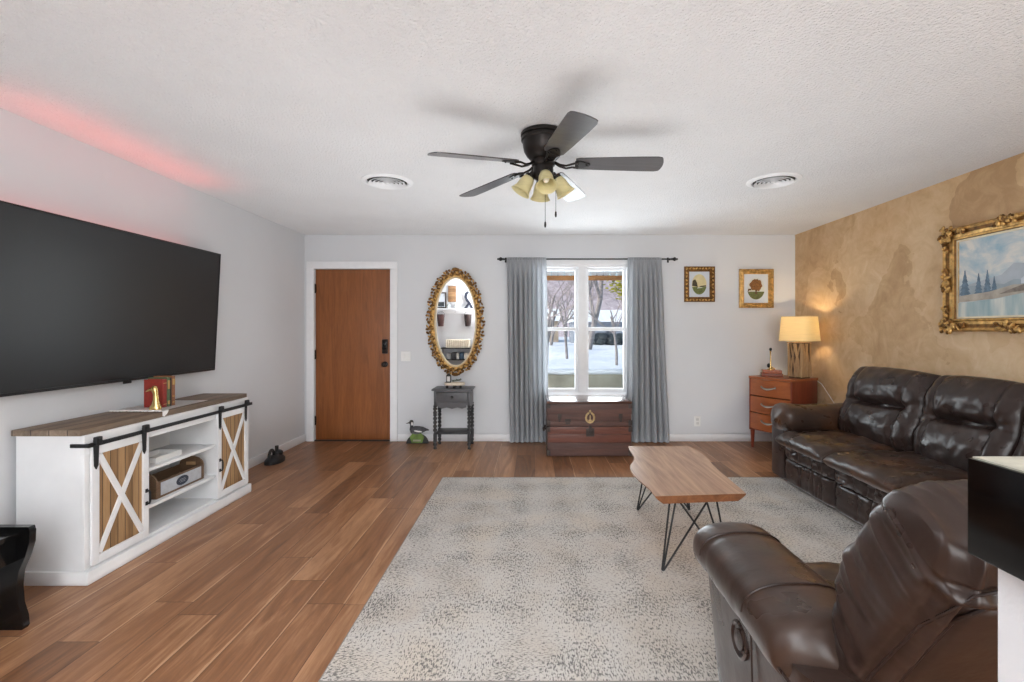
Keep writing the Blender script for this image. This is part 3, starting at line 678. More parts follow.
MB().loft([((X0 - .112, Y0, .258), (0, .012, 0), (0, 0, .011), 2), ((X0 - .14, Y0, .250), (0, .011, 0), (0, 0, .006), 2), ((X0 - .165, Y0, .247), (0, .009, 0), (0, 0, .003), 2)], 12).build('bill', plain('duck_bill', (84, 80, 70), .5), dk, 80)
MB().ell((X0 + .02, Y0 - .048, .158), (.06, .006, .010), Matrix.Rotation(.12, 3, 'Y')).build('wing_patch', M['plastic'], dk)
MB().ell((X0 - .072, Y0 - .024, .246), (.014, .004, .022)).build('cheek_patch', M['plastic'], dk)

# ---------------------------------------------------------------- curtains and rod
rod = thing('curtain_rod', 'black curtain rod with ball finials above the window', 'curtain rod', (.64, YF - .08, 2.133))
RZ, RY = 2.133, YF - .085
MB().cyl((-.33, RY, RZ), (1.62, RY, RZ), .009, seg=12).build('rod', M['black'], rod)
for sx, x in ((-1, -.33), (1, 1.62)):
    MB().lathe([(.012, 0), (.016, .004), (.010, .012), (.018, .022), (.024, .034), (.018, .048), (.009, .054), (.013, .062), (.006, .074), (.001, .076)], (x, RY, RZ), (sx, 0, 0), 16).build('finial', M['black'], rod)
for x in (-.31, 1.60):
    MB().b2(x - .005, x + .005, RY + .009, YF - .001, RZ - .006, RZ + .006).box((x, YF - .003, RZ), (.022, .006, .06), .002).tube([(x, RY + .014*cos(a), RZ - .0 + .014*sin(a)) for a in [PI*k/8 for k in range(-8, 1)]], .004, 6).build('bracket', M['black'], rod)
def curtain(xa, xb, xc, xd, folds, seed, label, sgn):
    """hangs between xa..xb at the rod, xc..xd at the hem"""
    n, m = 180, 46; b = MB(); G = {}; rnd = random.Random(seed)
    ph = [rnd.uniform(-.5, .5) for _ in range(folds*2 + 3)]
    for i in range(n + 1):
        u = i/n
        for j in range(m + 1):
            v = j/m; z = RZ + .018 - (RZ + .006)*v
            k = min(1, v*6); amp = (.010 + .022*k + .018*v)*(.75 + .5*nz(u*5, v*1.5, seed))
            f = folds*(1 + .0*v); w_ = u*f*2*PI + .8*nz(u*3, v*1.2, seed + 4) + ph[int(u*folds)]*k*.6
            y = RY - .006 + amp*sin(w_) + .012*nz(u*8, v*3, seed)*v
            top = xa + (xb - xa)*u; bot = xc + (xd - xc)*u
            x = top + (bot - top)*(v**1.3) + .010*k*cos(w_)
            if v < .035: y = RY - .0125 if j % 1 == 0 else y; y += .006*sin(u*folds*6*PI)
            y = min(y, YF - .022); 
            if v > .97: z = .012 + .006*abs(nz(u*9, 1, seed))
            G[i, j] = b.bm.verts.new((x, y, z))
    for i in range(n):
        for j in range(m): b.bm.faces.new((G[i, j], G[i + 1, j], G[i + 1, j + 1], G[i, j + 1]))
    bmesh.ops.solidify(b.bm, geom=list(b.bm.faces), thickness=.0025)
    return tag(b.build('curtain', M['curtain'], smooth=70), label, 'curtain', 'grey curtain pair at the window')
curtain(-.295, .165, -.265, .185, 8, 2, 'grey floor length curtain on the side of the window nearer the oval mirror', 1)
curtain(1.105, 1.50, 1.08, 1.585, 7, 9, 'grey floor length curtain on the side of the window nearer the framed prints', -1)

# ---------------------------------------------------------------- antique trunk
tk = thing('storage_chest', 'antique dark wooden storage chest with brass emblem below the window', 'chest', (.60, 5.15, 0))
kx0, kx1, ky0, ky1, kz = .150, 1.035, 4.93, 5.40, .575; lidz = .318
MB().b2(kx0 + .008, kx1 - .008, ky0 + .008, ky1, .012, lidz - .004, .006).build('body', M['trunk'], tk)
b = MB().mat(M['trunk']).b2(kx0 + .008, kx1 - .008, ky0 + .008, ky1, lidz, kz - .028, .006).mat(M['trunk_top']).b2(kx0, kx1, ky0, ky1, kz - .028, kz, .006)
lid = b.build('lid', None, tk)
for z0, z1 in ((.150, .232), (.238, lidz - .006), (.02, .142)): MB().b2(kx0 + .02, kx1 - .02, ky0 + .001, ky0 + .012, z0, z1, .0015).build('slat', M['trunk_slat'] if z0 > .1 else M['trunk'], tk)
for z0, z1 in ((lidz + .002, lidz + .05), (.44, .535)): MB().b2(kx0 + .004, kx1 - .004, ky0 + .001, ky0 + .012, z0, z1, .0015).build('lid_slat', M['trunk'], lid)
tin = plain('trunk_iron', (62, 52, 48), .5, .3, var=.3)
for x0, x1 in ((kx0, kx0 + .04), (kx1 - .04, kx1)):
    for z0, z1 in ((.012, .07), (lidz - .06, lidz - .005)): MB().b2(x0, x1, ky0 - .003, ky0 + .02, z0, z1, .003).build('corner_fitting', tin, tk)
    for z0, z1 in ((lidz + .005, lidz + .06), (kz - .075, kz - .03)): MB().b2(x0, x1, ky0 - .003, ky0 + .02, z0, z1, .003).build('corner_fitting', tin, lid)
for x in (kx0 + .004, kx1 - .016): MB().b2(x, x + .012, ky0 + .01, ky1 - .01, .012, lidz - .006, .002).build('side_band', tin, tk)
b = MB(); ex, ez = .60, .405
b.tube([(ex + .042*cos(a), ky0 + .002, ez + .050*sin(a)) for a in [PI/2 + .22 + (2*PI - .44)*k/26 for k in range(27)]], [.008 + .004*abs(sin(k*1.3)) for k in range(27)], 8)
b.box((ex, ky0 + .001, ez + .0), (.010, .008, .05), .003).ell((ex, ky0, ez + .066), (.012, .006, .014)).box((ex, ky0 + .001, ez - .03), (.034, .008, .02), .003)
b.build('emblem', plain('dull_brass', (196, 170, 124), .45, .4, var=.3), lid)
b = MB(); b.box((ex, ky0 - .007, .255), (.085, .008, .085), .012).ell((ex, ky0 - .012, .262), (.012, .006, .016)).box((ex, ky0 - .009, .31), (.03, .01, .03), .003); b.build('lock_plate', tin, tk)
for x in (.285, .915):
    MB().box((x, ky0 + .001, .42), (.04, .012, .05), .006).box((x, ky0 - .002, .385), (.022, .012, .05), .005).build('latch', tin, lid)
MB().box((.37, ky0 + .002, .375), (.06, .012, .03), .004).box((.37, ky0 + .002, .345), (.05, .012, .02), .004).build('paper_scrap', tin, lid)
for x in (kx0 - .004, kx1 + .004):
    MB().tube([(x, 5.10, .26), (x - (.02 if x < .5 else -.02), 5.13, .235), (x - (.02 if x < .5 else -.02), 5.23, .235), (x, 5.26, .26)], .011, 8).build('handle', plain('old_strap', (44, 30, 24), .6), tk)
MB().b2(kx0 + .03, kx1 - .03, ky0 + .03, ky1 - .02, 0, .012).build('skid', M['trunk'], tk)

# ---------------------------------------------------------------- small framed prints on the far wall
def framed(x0, x1, z0, z1, name, label, pic, gm):
    o = thing(name, label, 'picture', ((x0 + x1)/2, YF - .002, z0))
    w_, h_ = x1 - x0, z1 - z0; f = .058; b = MB().mat(gm)
    pr = [(0, 0), (0, .028), (.010, .034), (.022, .022), (.040, .026), (.050, .012), (f, .012), (f, 0)]
    for k in range(len(pr)):
        (d0, t0), (d1, t1) = pr[k], pr[(k + 1) % len(pr)]
        c = lambda d, t: [(x0 + d, YF - .002 - t, z0 + d), (x1 - d, YF - .002 - t, z0 + d), (x1 - d, YF - .002 - t, z1 - d), (x0 + d, YF - .002 - t, z1 - d)]
        A, B = c(d0, t0), c(d1, t1)
        for i in range(4):
            j = (i + 1) % 4
            fc = b.bm.faces.new([b.bm.verts.new(q) for q in (A[i], A[j], B[j], B[i])]); fc.material_index = b.cur
    b.mat(M['gilt'])
    for k in range(9):
        for zz in (z0 + .022, z1 - .022): b.ell((x0 + .03 + (w_ - .06)*k/8, YF - .030, zz), (.016, .008, .010), Matrix.Rotation(.6*(-1)**k, 3, 'Y'), 8, 6)
        for xx in (x0 + .022, x1 - .022): b.ell((xx, YF - .030, z0 + .03 + (h_ - .06)*k/8), (.010, .008, .016), Matrix.Rotation(.6*(-1)**k, 3, 'Y'), 8, 6)
    b.build('frame', None, o, 50)
    b = MB(); pic(b, (x0 + x1)/2, (z0 + z1)/2, w_ - 2*f, h_ - 2*f); b.build('print', None, o, 0, recalc=False)
matw = plain('print_mat', (202, 208, 216), .7, var=.02)
def clip_oval(rx, rz, z0, z1, n=24):
    pts = []
    a0_, a1_ = math.asin(max(-1, min(1, z0/rz))), math.asin(max(-1, min(1, z1/rz)))
    for k in range(n + 1): a = a0_ + (a1_ - a0_)*k/n; pts.append((rx*cos(a), rz*sin(a)))
    for k in range(n + 1): a = a1_ + (a0_ - a1_)*k/n; pts.append((-rx*cos(a), rz*sin(a)))
    return pts
def layer(b, m, poly, O, k): b.mat(m); b.flat(poly, O, EX, EZ, (0, -.0004*k, 0))
def pic1(b, cx, cz, w_, h_):
    O = (cx, YF - .008, cz); b.mat(matw); b.flat([(-w_/2, -h_/2), (w_/2, -h_/2), (w_/2, h_/2), (-w_/2, h_/2)], O, EX, EZ)
    rx, rz = w_*.36, h_*.40
    layer(b, plain('pic_cream', (210, 196, 150), .7, var=.12), ellipse(rx, rz), O, 1)
    layer(b, plain('pic_green', (104, 112, 62), .7, var=.4, scale=60), clip_oval(rx, rz, -rz*.999, -rz*.25), O, 2)
    layer(b, plain('pic_dark', (70, 62, 46), .7, var=.4), [(-rx*.98, -rz*.15), (-rx*.2, -rz*.25), (-rx*.3, rz*.15), (-rx*.55, rz*.5), (-rx*.9, rz*.35)], O, 3)
    layer(b, plain('pic_dark', (70, 62, 46)), [(-rx*.1, -rz*.28), (rx*.95, -rz*.22), (rx*.9, -rz*.08), (rx*.2, -rz*.16)], O, 4)
    layer(b, plain('pic_white', (206, 206, 196), .7), [(-rx*.3, -rz*.4), (rx*.5, -rz*.34), (rx*.3, -rz*.28), (-rx*.2, -rz*.3)], O, 5)
def pic2(b, cx, cz, w_, h_):
    O = (cx, YF - .008, cz); b.mat(matw); b.flat([(-w_/2, -h_/2), (w_/2, -h_/2), (w_/2, h_/2), (-w_/2, h_/2)], O, EX, EZ)
    rx, rz = w_*.36, h_*.38
    layer(b, plain('pic_sky', (200, 204, 200), .7, var=.05), ellipse(rx, rz), O, 0.5)
    layer(b, plain('pic_green2', (88, 94, 52), .7, var=.4, scale=60), clip_oval(rx, rz, -rz*.999, -rz*.28), O, 1)
    layer(b, plain('pic_orange', (124, 82, 38), .7, var=.5, scale=90), [(rx*.72*cos(2*PI*k/28)*(1 + .1*sin(5*k)), rz*.30 + rz*.56*sin(2*PI*k/28)*(1 + .1*cos(3*k))) for k in range(28)], O, 2)
    layer(b, plain('pic_bark', (84, 56, 36), .7), [(-rx*.10, -rz*.5), (rx*.12, -rz*.5), (rx*.07, -rz*.1), (-rx*.06, -rz*.1)], O, 3)
    layer(b, plain('pic_brown', (96, 66, 36), .7, var=.4), [(-rx*.97, -rz*.3), (-rx*.5, -rz*.3), (-rx*.55, rz*.0), (-rx*.9, -rz*.02)], O, 4)
    layer(b, plain('pic_white', (206, 206, 196)), [(-rx*.9, -rz*.30), (-rx*.1, -rz*.24), (-rx*.1, -rz*.14), (-rx*.8, -rz*.18)], O, 5)
framed(1.79, 2.145, 1.64, 2.055, 'framed_print', 'small print of a dark riverbank in a dull gilt frame nearer the window', pic1, M['gilt_dark'])
framed(2.435, 2.835, 1.57, 2.025, 'framed_print', 'small print of an orange autumn tree in a gold frame nearer the corner', pic2, M['gilt'])

# ---------------------------------------------------------------- landscape painting on the gold wall
lp_ = thing('landscape_painting', 'large mountain lake painting in an ornate gold frame above the sofa', 'picture', (XR - .002, 3.08, 1.285))
py0, py1, pz0, pz1 = 2.565, 3.562, 1.30, 2.05; fw = .105
b = MB().mat(M['gilt']); pr = [(0, 0), (0, .030), (.012, .048), (.026, .038), (.05, .030), (.07, .026), (.078, .034), (.088, .030), (.092, .016), (fw, .014), (fw, 0)]
def corner(d, t): return [(XR - .002 - t, py0 + d, pz0 + d), (XR - .002 - t, py1 - d, pz0 + d), (XR - .002 - t, py1 - d, pz1 - d), (XR - .002 - t, py0 + d, pz1 - d)]
for k in range(len(pr) - 1):
    A, B = corner(*pr[k]), corner(*pr[k + 1])
    b.mat(M['gilt_dark'] if k in (3, 7) else (plain('cream_liner', (214, 200, 170)) if k == 8 else M['gilt']))
    for i in range(4):
        j = (i + 1) % 4; fc = b.bm.faces.new([b.bm.verts.new(q) for q in (A[i], A[j], B[j], B[i])]); fc.material_index = b.cur
frame = b.build('frame', None, lp_, 50)
b = MB(); rnd = random.Random(11)
def scroll(y, z, ext_y, ext_z, n):
    for k in range(n):
        b.mat(M['gilt'] if k % 3 else M['gilt_dark'])
        b.ell((XR - .045 - rnd.uniform(0, .012), y + rnd.uniform(-1, 1)*ext_y, z + rnd.uniform(-1, 1)*ext_z), (.012, rnd.uniform(.012, .028), rnd.uniform(.008, .016)), Matrix.Rotation(rnd.uniform(0, PI), 3, 'X'), 8, 6)
for y in (py0 + .035, py1 - .035):
    for z in (pz0 + .035, pz1 - .035): scroll(y, z, .05, .045, 26); scroll(y, z + (-.09 if z > 1.6 else .09), .018, .05, 8); scroll(y + (-.09 if y > 3 else .09), z, .06, .018, 8); b.build('corner_ornament', None, frame, 60); b = MB()
for y in (py0 + .03, py1 - .03): scroll(y, (pz0 + pz1)/2, .028, .075, 22); b.build('side_ornament', None, frame, 60); b = MB()
for z in (pz0 + .03, pz1 - .03): scroll((py0 + py1)/2, z, .085, .028, 22); b.build('side_ornament', None, frame, 60); b = MB()
def m_sky_paint():
    t = NT('painted_sky'); s = t.n('SeparateXYZ'); v = t.coord(); t.l(v, s.inputs[0])
    f = t.noise(t.coord((1, 4, 6)), 1.2, 5, 0.6, 0.6)
    return t.fin(t.ramp(f, [(0.36, lin(150, 178, 194)), (0.5, lin(184, 195, 199)), (0.62, lin(214, 211, 204))]), 0.6, bump if False else 0, 0.3)
b = MB(); iy0, iy1, iz0, iz1 = py0 + fw - .008, py1 - fw + .008, pz0 + fw - .008, pz1 - fw + .008; pw, ph_ = iy1 - iy0, iz1 - iz0
O = (XR - .010, iy1, iz0); PU = Vector((0, -1, 0)); k = 0
def pl(m, poly):
    global k
    b.mat(m); b.flat([(x*pw, y*ph_) for x, y in poly], O, PU, EZ, (-.0004*k, 0, 0)); k += 1
pl(m_sky_paint(), [(0, 0), (1, 0), (1, 1), (0, 1)])
ridge = lambda base, amp, sd, x0=0, x1=1, n=26: [(x0 + (x1 - x0)*i/n, base + amp*nz(i*.34, sd) + amp*.35*nz(i*1.1, sd)) for i in range(n + 1)]
pl(plain('paint_far_peaks', (166, 174, 182), .6, var=.12, scale=9), [(.0, .3)] + [(1, .3), (1, .74), (.86, .80), (.78, .70), (.70, .72), (.60, .60), (.50, .62), (.40, .50), (.25, .46), (.1, .42), (0, .40)])
pl(plain('paint_peaks_lit', (178, 164, 168), .6, var=.15, scale=14), [(.68, .40), (1, .40), (1, .64), (.9, .70), (.84, .58), (.76, .62), (.70, .50)])
pl(plain('paint_hills', (146, 158, 166), .6, var=.15, scale=14), [(0, .25), (1, .25)] + ridge(.40, .06, 5)[::-1])
def pine(cx, z0, h, w_):
    p = []
    for i in range(7): p += [(cx + w_*(1 - i/7)*.5, z0 + h*i/7), (cx + w_*(1 - i/7)*.28, z0 + h*(i + .9)/7)]
    p += [(cx, z0 + h)]; p += [(2*cx - x, y) for x, y in p[:-1][::-1]]
    return p
pt_ = plain('paint_pines', (96, 118, 136), .6, var=.25, scale=40)
for cx_, h_, w_ in ((.07, .36, .13), (.20, .30, .10), (.28, .33, .10), (.34, .24, .08)): pl(pt_, pine(cx_, .25, h_, w_))
pl(plain('paint_shore', (166, 158, 146), .6, var=.2, scale=18), [(0, .20), (.35, .22), (.6, .27), (1, .30), (1, .40), (.8, .39), (.62, .36), (.5, .37), (.3, .31), (0, .28)])
pl(plain('paint_rocks', (128, 118, 108), .6, var=.3, scale=30), [(.38, .27), (.7, .30), (.78, .35), (.6, .37), (.5, .33)])
pl(plain('paint_cabin', (196, 204, 212), .6), [(.56, .37), (.68, .38), (.68, .44), (.62, .49), (.56, .43)])
pl(plain('paint_cabin_dark', (110, 118, 130), .6), [(.60, .385), (.62, .385), (.62, .42), (.60, .42)])
def m_water_paint():
    t = NT('painted_lake'); f = t.noise(t.coord((1, 9, 1.5)), 1.6, 4)
    return t.fin(t.ramp(f, [(0.35, lin(140, 164, 170)), (0.5, lin(164, 180, 182)), (0.65, lin(200, 203, 196))]), 0.55, 0, 0.3)
pl(m_water_paint(), [(0, 0), (1, 0), (1, .31), (.6, .27), (.35, .215), (0, .19)])
b.build('canvas', None, lp_, 0, recalc=False)

# ---------------------------------------------------------------- corner dresser (local frame: x along the front, y to the back)
ux = Vector((.47, -.883, 0)); ang = math.atan2(ux.y, ux.x)
ds = thing('dresser', 'cherry bow front three drawer chest standing across the corner behind the sofa', 'dresser', (2.435, 5.357, 0), ang, local=True)
DW, DD = .505, .44
bow = lambda y0, n=14: [(DW*k/n, y0 - .030*sin(PI*k/n)) for k in range(n + 1)]
def bowbox(z0, z1, x0, x1, yf, yb, n=14):
    p = [(x0 + (x1 - x0)*k/n, yf - .030*(sin(PI*(x0 + (x1 - x0)*k/n)/DW))) for k in range(n + 1)] + [(x1, yb), (x0, yb)]
    return MB().prism(p, (0, 0, z0), EX, EY, EZ, z1 - z0)
bowbox(.775, .797, -.004, DW + .004, -.004, DD).build('top', M['cherry'], ds)
MB().b2(0, .018, .0, DD - .005, .20, .775, .002).b2(DW - .018, DW, .0, DD - .005, .20, .775, .002).b2(.018, DW - .018, DD - .02, DD - .006, .20, .775).b2(.018, DW - .018, .02, DD - .02, .20, .215).build('case', M['cherry_dark'], ds)
for z0, z1 in ((.222, .395), (.405, .580), (.592, .770)):
    dr = bowbox(z0, z1, .020, DW - .020, .002, .022).build('drawer', M['cherry'], ds)
    zz = (z0 + z1)/2 + .012; yy = -.030
    h = MB().tube([(DW/2 - .08 + .16*k/10, yy - .006 - .018*sin(PI*k/10), zz - .018*sin(PI*k/10)) for k in range(11)], [.006 + .005*sin(PI*k/10) for k in range(11)], 8)
    for sx in (-.08, .08): h.lathe([(.012, 0), (.010, .005), (.004, .009)], (DW/2 + sx, yy + .005, zz), (0, -1, 0), 12)
    h.build('handle', M['steel'], dr)
for x in (.025, DW - .025):
    for y in (.025, DD - .035): MB().loft([((x, y, 0), (.011, 0, 0), (0, .011, 0), 5), ((x, y, .2), (.019, 0, 0), (0, .019, 0), 5)], 16).build('leg', M['cherry_dark'], ds)
# lamp
LC = Vector((2.862, 5.115, .7975))
la = thing('table_lamp', 'lit table lamp with driftwood block base and cream shade on the dresser', 'lamp', LC, ang, local=True)
b = MB(); rnd = random.Random(21); hb = .084
b.b2(-hb + .012, hb - .012, -hb + .012, hb - .012, 0, .372, .004)
core = b.build('core', plain('lamp_core', (84, 62, 42), .8, var=.3), la)
b = MB()
def stick(face, u0, u1, r):
    p0 = [0, 0, .004 + r]; p1 = [0, 0, .378 - r]; ax, sg = face
    p0[ax] = p1[ax] = sg*(hb - .008); o_ = 1 - ax; p0[o_] = u0; p1[o_] = u1
    mid = [(a + c_)/2 + rnd.uniform(-.012, .012) for a, c_ in zip(p0, p1)]; mid[ax] = p0[ax]
    b.tube([p0, [(a + c_)/2 for a, c_ in zip(p0, mid)], mid, [(a + c_)/2 for a, c_ in zip(mid, p1)], p1], [r, r*rnd.uniform(.85, 1.2), r*rnd.uniform(.8, 1.15), r*rnd.uniform(.8, 1.1), r*.9], 8)
for ax in (0, 1):
    for sg in (-1, 1):
        for k in range(8):
            u0 = -hb + .012 + (2*hb - .024)*k/7; u1 = max(-hb + .01, min(hb - .01, u0 + rnd.choice((-1, 1))*rnd.uniform(.02, .09)))
            stick((ax, sg), u0, u1, rnd.uniform(.008, .0135))
b.build('driftwood_sticks', M['drift'], la, 60)
MB().box((0, 0, .379), (.176, .176, .010), .003).build('cap', M['drift'], la)
def sq(rx, ry, z, n): return ((0, 0, z), (rx, 0, 0), (0, ry, 0), n)
sb = MB(); secs = []
zs0, zs1 = .396, .655
for (a_, b_, z_) in ((.182, .152, zs0), (.162, .130, zs1), (.159, .127, zs1), (.179, .149, zs0)): secs.append(sq(a_, b_, z_, 3.4))
rr = []
for c_, A, B, n_ in secs + secs[:1]:
    rr.append([Vector(c_) + Vector(A)*math.copysign(abs(cos(2*PI*k/48))**(2/n_), cos(2*PI*k/48)) + Vector(B)*math.copysign(abs(sin(2*PI*k/48))**(2/n_), sin(2*PI*k/48)) for k in range(48)])
sb.rings(rr, cap=False); bmesh.ops.remove_doubles(sb.bm, verts=sb.bm.verts, dist=1e-5)
shade = sb.build('lamp_shade', M['shade'], la, 50)
for z_, a_, b_ in ((zs0, .182, .152), (zs1, .162, .130)):
    MB().tube([(a_*math.copysign(abs(cos(2*PI*k/48))**(2/3.4), cos(2*PI*k/48)), b_*math.copysign(abs(sin(2*PI*k/48))**(2/3.4), sin(2*PI*k/48)), z_) for k in range(48)], .0035, 6, True).build('shade_trim', plain('shade_trim', (206, 188, 146), .8), shade)
MB().cyl((0, 0, .356), (0, 0, .45), .009, seg=10).lathe([(.016, .42), (.018, .47), (.012, .475)], seg=14).build('socket', M['brass'], la)
MB().lathe([(.012, .476), (.016, .495), (.030, .525), (.030, .545), (.018, .565), (.002, .572)], seg=16).build('bulb', M['bulb'], la)
lamp('table_lamp_light', 'POINT', LC + Vector((0, 0, .545)), (0, 0, 0), 32, (1.0, 0.80, 0.52), 0.03)
c0 = Matrix.Rotation(ang, 3, 'Z').inverted()
cordw = [Vector((2.93, 5.20, .802)), Vector((3.005, 5.235, .803)), Vector((3.055, 5.215, .795)), Vector((3.085, 5.09, .735)), Vector((3.088, 4.93, .60)), Vector((3.088, 4.75, .45)), Vector((3.088, 4.62, .34)), Vector((3.088, 4.58, .26))]
MB().tube([c0 @ (p - LC) for p in cordw], .0035, 6).build('cord', M['plastic'], la)
# books and figurine on the dresser
def dpt(x, y, z): return Vector((2.435, 5.357, z)) + Matrix.Rotation(ang, 3, 'Z') @ Vector((x, y, 0))
bk = None
for i, (z, wd, dp, th, col, lb) in enumerate(((.7975, .215, .15, .030, (122, 58, 34), 'reddish brown leather book lying lowest under the brass figurine'), (.8285, .195, .135, .036, (150, 76, 42), 'tan leather book stacked directly beneath the brass figurine'))):
    o = thing('book', lb, 'book', dpt(.13, .20, z), ang + .75, 'leather books on the dresser', local=True)
    m_ = plain('leather_book_%d' % i, col, .4, var=.25, scale=40)
    MB().b2(-wd/2, wd/2, -dp/2, dp/2, 0, .004, .001).b2(-wd/2, wd/2, -dp/2, dp/2, th - .004, th, .001).loft([((-wd/2, -dp/2 + .004, th/2), (0, .006, 0), (0, 0, th/2), 2.5), ((wd/2, -dp/2 + .004, th/2), (0, .006, 0), (0, 0, th/2), 2.5)], 14).build('cover', m_, o)
    MB().b2(-wd/2 + .005, wd/2 - .005, -dp/2 + .008, dp/2 - .005, .004, th - .004).build('page_block', plain('old_pages', (196, 184, 150)), o)
fg = thing('figurine', 'slender brass and black long necked figurine on the stacked leather books', 'figurine', dpt(.12, .20, .8647), ang, local=True); fg.scale = (1.2, 1.2, 1.3)
MB().lathe([(.030, 0), (.030, .006), (.012, .012), (.007, .03), (.006, .07), (.005, .12), (.006, .15), (.009, .158), (.003, .165)], seg=16).tube([(.0, 0, .03), (.02, 0, .02), (.04, 0, .008)], .006, 8).build('stem', M['brass'], fg)
MB().ell((0, 0, .176), (.013, .011, .014)).build('head', M['gloss_black'], fg)
MB().ell((-.014, -.004, .036), (.018, .016, .020)).build('body', M['gloss_black'], fg)

# ---------------------------------------------------------------- sofa along the gold wall
so = thing('sofa', 'three seat dark brown leather reclining sofa along the gold wall', 'sofa', (2.58, 3.08, 0))
SY = [4.09, 3.42, 2.74, 2.06]; SB = [4.11, 3.30, 2.64, 1.90]
MB().b2(2.20, 3.02, 2.05, 4.10, .02, .33, .02).b2(2.80, 3.03, 1.92, 4.12, .33, .86, .05).build('base_frame', M['leather'], so)
def leather_noise(sd, amp, fx=3, fy=3): return lambda a, b: amp*nz(a*fx, b*fy, sd) + amp*.5*nz(a*fx*2.3, b*fy*2.3, sd + 7)
for i in range(3):
    ya, yb = SY[i], SY[i + 1]; yc_ = (ya + yb)/2; wd = ya - yb
    # seat pad with a soft overhanging lip
    def hs(a, b_, i=i): return .016*nz(a*3, b_*3, i*5) + .008*nz(a*9, b_*9, i) - .008*g_(b_ + .55, .12)
    def wp(a, b_): return Vector((0, 0, -.045*max(0, -b_ - .55)**1.2 + .012*(1 - a*a)))
    MB().cushion((2.46, yc_, .395), (0, -1, 0), (1, 0, 0), EZ, wd - .004, .80, .068, .055, hs, None, 34, 40, .06, 8, 2.6, wp).build('seat_cushion', M['leather_worn'], so)
    def hr(a, b_, i=i): return -.014*(g_(a + .35, .04) + g_(a - .25 - .05*b_, .04) + g_(a - .6, .05) + .6*g_(a - .05, .04) + .6*g_(a - .43, .04)) + .016*nz(a*9, b_*2, i + 20)
    MB().cushion((2.19, yc_, .295), (0, -1, 0), EZ, (-1, 0, 0), wd - .006, .135, .055, .03, hr, None, 44, 16, .04, 8, 2).build('seat_roll', M['leather'], so)
    def hp(a, b_, i=i):
        c = -.018*g_(a + .22, .022); s_ = 0
        for k_, p_ in enumerate((.12, .30, .48, .62)): s_ -= (.012 + .008*(k_ % 2))*g_(a - p_ - .03*b_*(-1)**k_, .026)*(.45 + .55*max(0, b_*.5 + .5))
        return c + s_ + .006*nz(a*4, b_*3, i + 30)
    MB().cushion((2.195, yc_, .128), (0, -1, 0), EZ, (-1, 0, 0), wd - .008, .205, .05, .02, hp, None, 60, 20, .03, 10, 2.2).build('footrest_panel', M['leather'], so)
    # back cushion, leaning, creased across the middle with gathers
    ya, yb = SB[i], SB[i + 1]; yc_ = (ya + yb)/2; wd = ya - yb
    bo, tp = Vector((2.665, yc_, .41)), Vector((2.86, yc_, 1.005)); V = (tp - bo); hgt = V.length; V.normalize(); N = Vector((-V.z, 0, V.x))
    def hbk(a, b_, i=i):
        inside = 1/(1 + math.exp((abs(a + .02) - .62)*14))
        cr_ = -.075*g_(b_ - .02 - .05*a, .075)*inside
        side = -.022*(g_(a - .63 - .08*b_*b_ + .06, .05) + g_(a + .66 + .06*b_*b_, .05))*(.5 + .5*g_(b_, .7))
        puff = .035*g_(b_ - .45, .30)*(1 - .5*a*a) + .030*g_(b_ + .48, .30)*(1 - .5*a*a)
        gath = 0
        for sg in (-1, 1):
            dx, dy = a - sg*.62, b_ - .02; th_ = math.atan2(dy, dx); rr_ = math.hypot(dx, dy)
            gath += .008*sin(th_*9 + i)*math.exp(-rr_/.30)*min(1, rr_/.22)**2
        return cr_ + side + puff + gath + .007*nz(a*4, b_*5, i*3 + 50) + .004*nz(a*10, b_*6, i + 60)
    MB().cushion((bo + tp)/2 + Vector((.0, 0, .0)), (0, -1, 0), V, N, wd + .015, hgt, .115, .09, hbk, None, 60, 60, .10, 7, 2.6).build('back_cushion', M['leather'], so)
def sofa_arm(y, outer):
    MB().b2(2.16, 2.98, y - .112, y + .112, .02, .47, .035).build('arm_panel', M['leather'], so)
    secs = []; N_ = 26
    for k in range(N_ + 1):
        u = k/N_; x = 2.13 + .75*u
        e = min(1, (1 - (1 - min(1, u/.12))**2)**.5 + .02) if u < .12 else (min(1, (1 - (1 - min(1, (1 - u)/.10))**2)**.5 + .02) if u > .9 else 1)
        hh = .120*e*(1 + .10*sin(u*9) * .4); zc_ = .528 + .012*sin(u*PI) + .012*nz(u*5, 1, y)
        secs.append(((x, y, zc_), (0, .142*e*(1 + .05*nz(u*6, 2, y)), 0), (0, 0, hh), 2.7))
    MB().loft(secs, 36).build('arm_pad', M['leather_worn'], so, 80)
sofa_arm(4.215, 1); sofa_arm(1.935, -1)

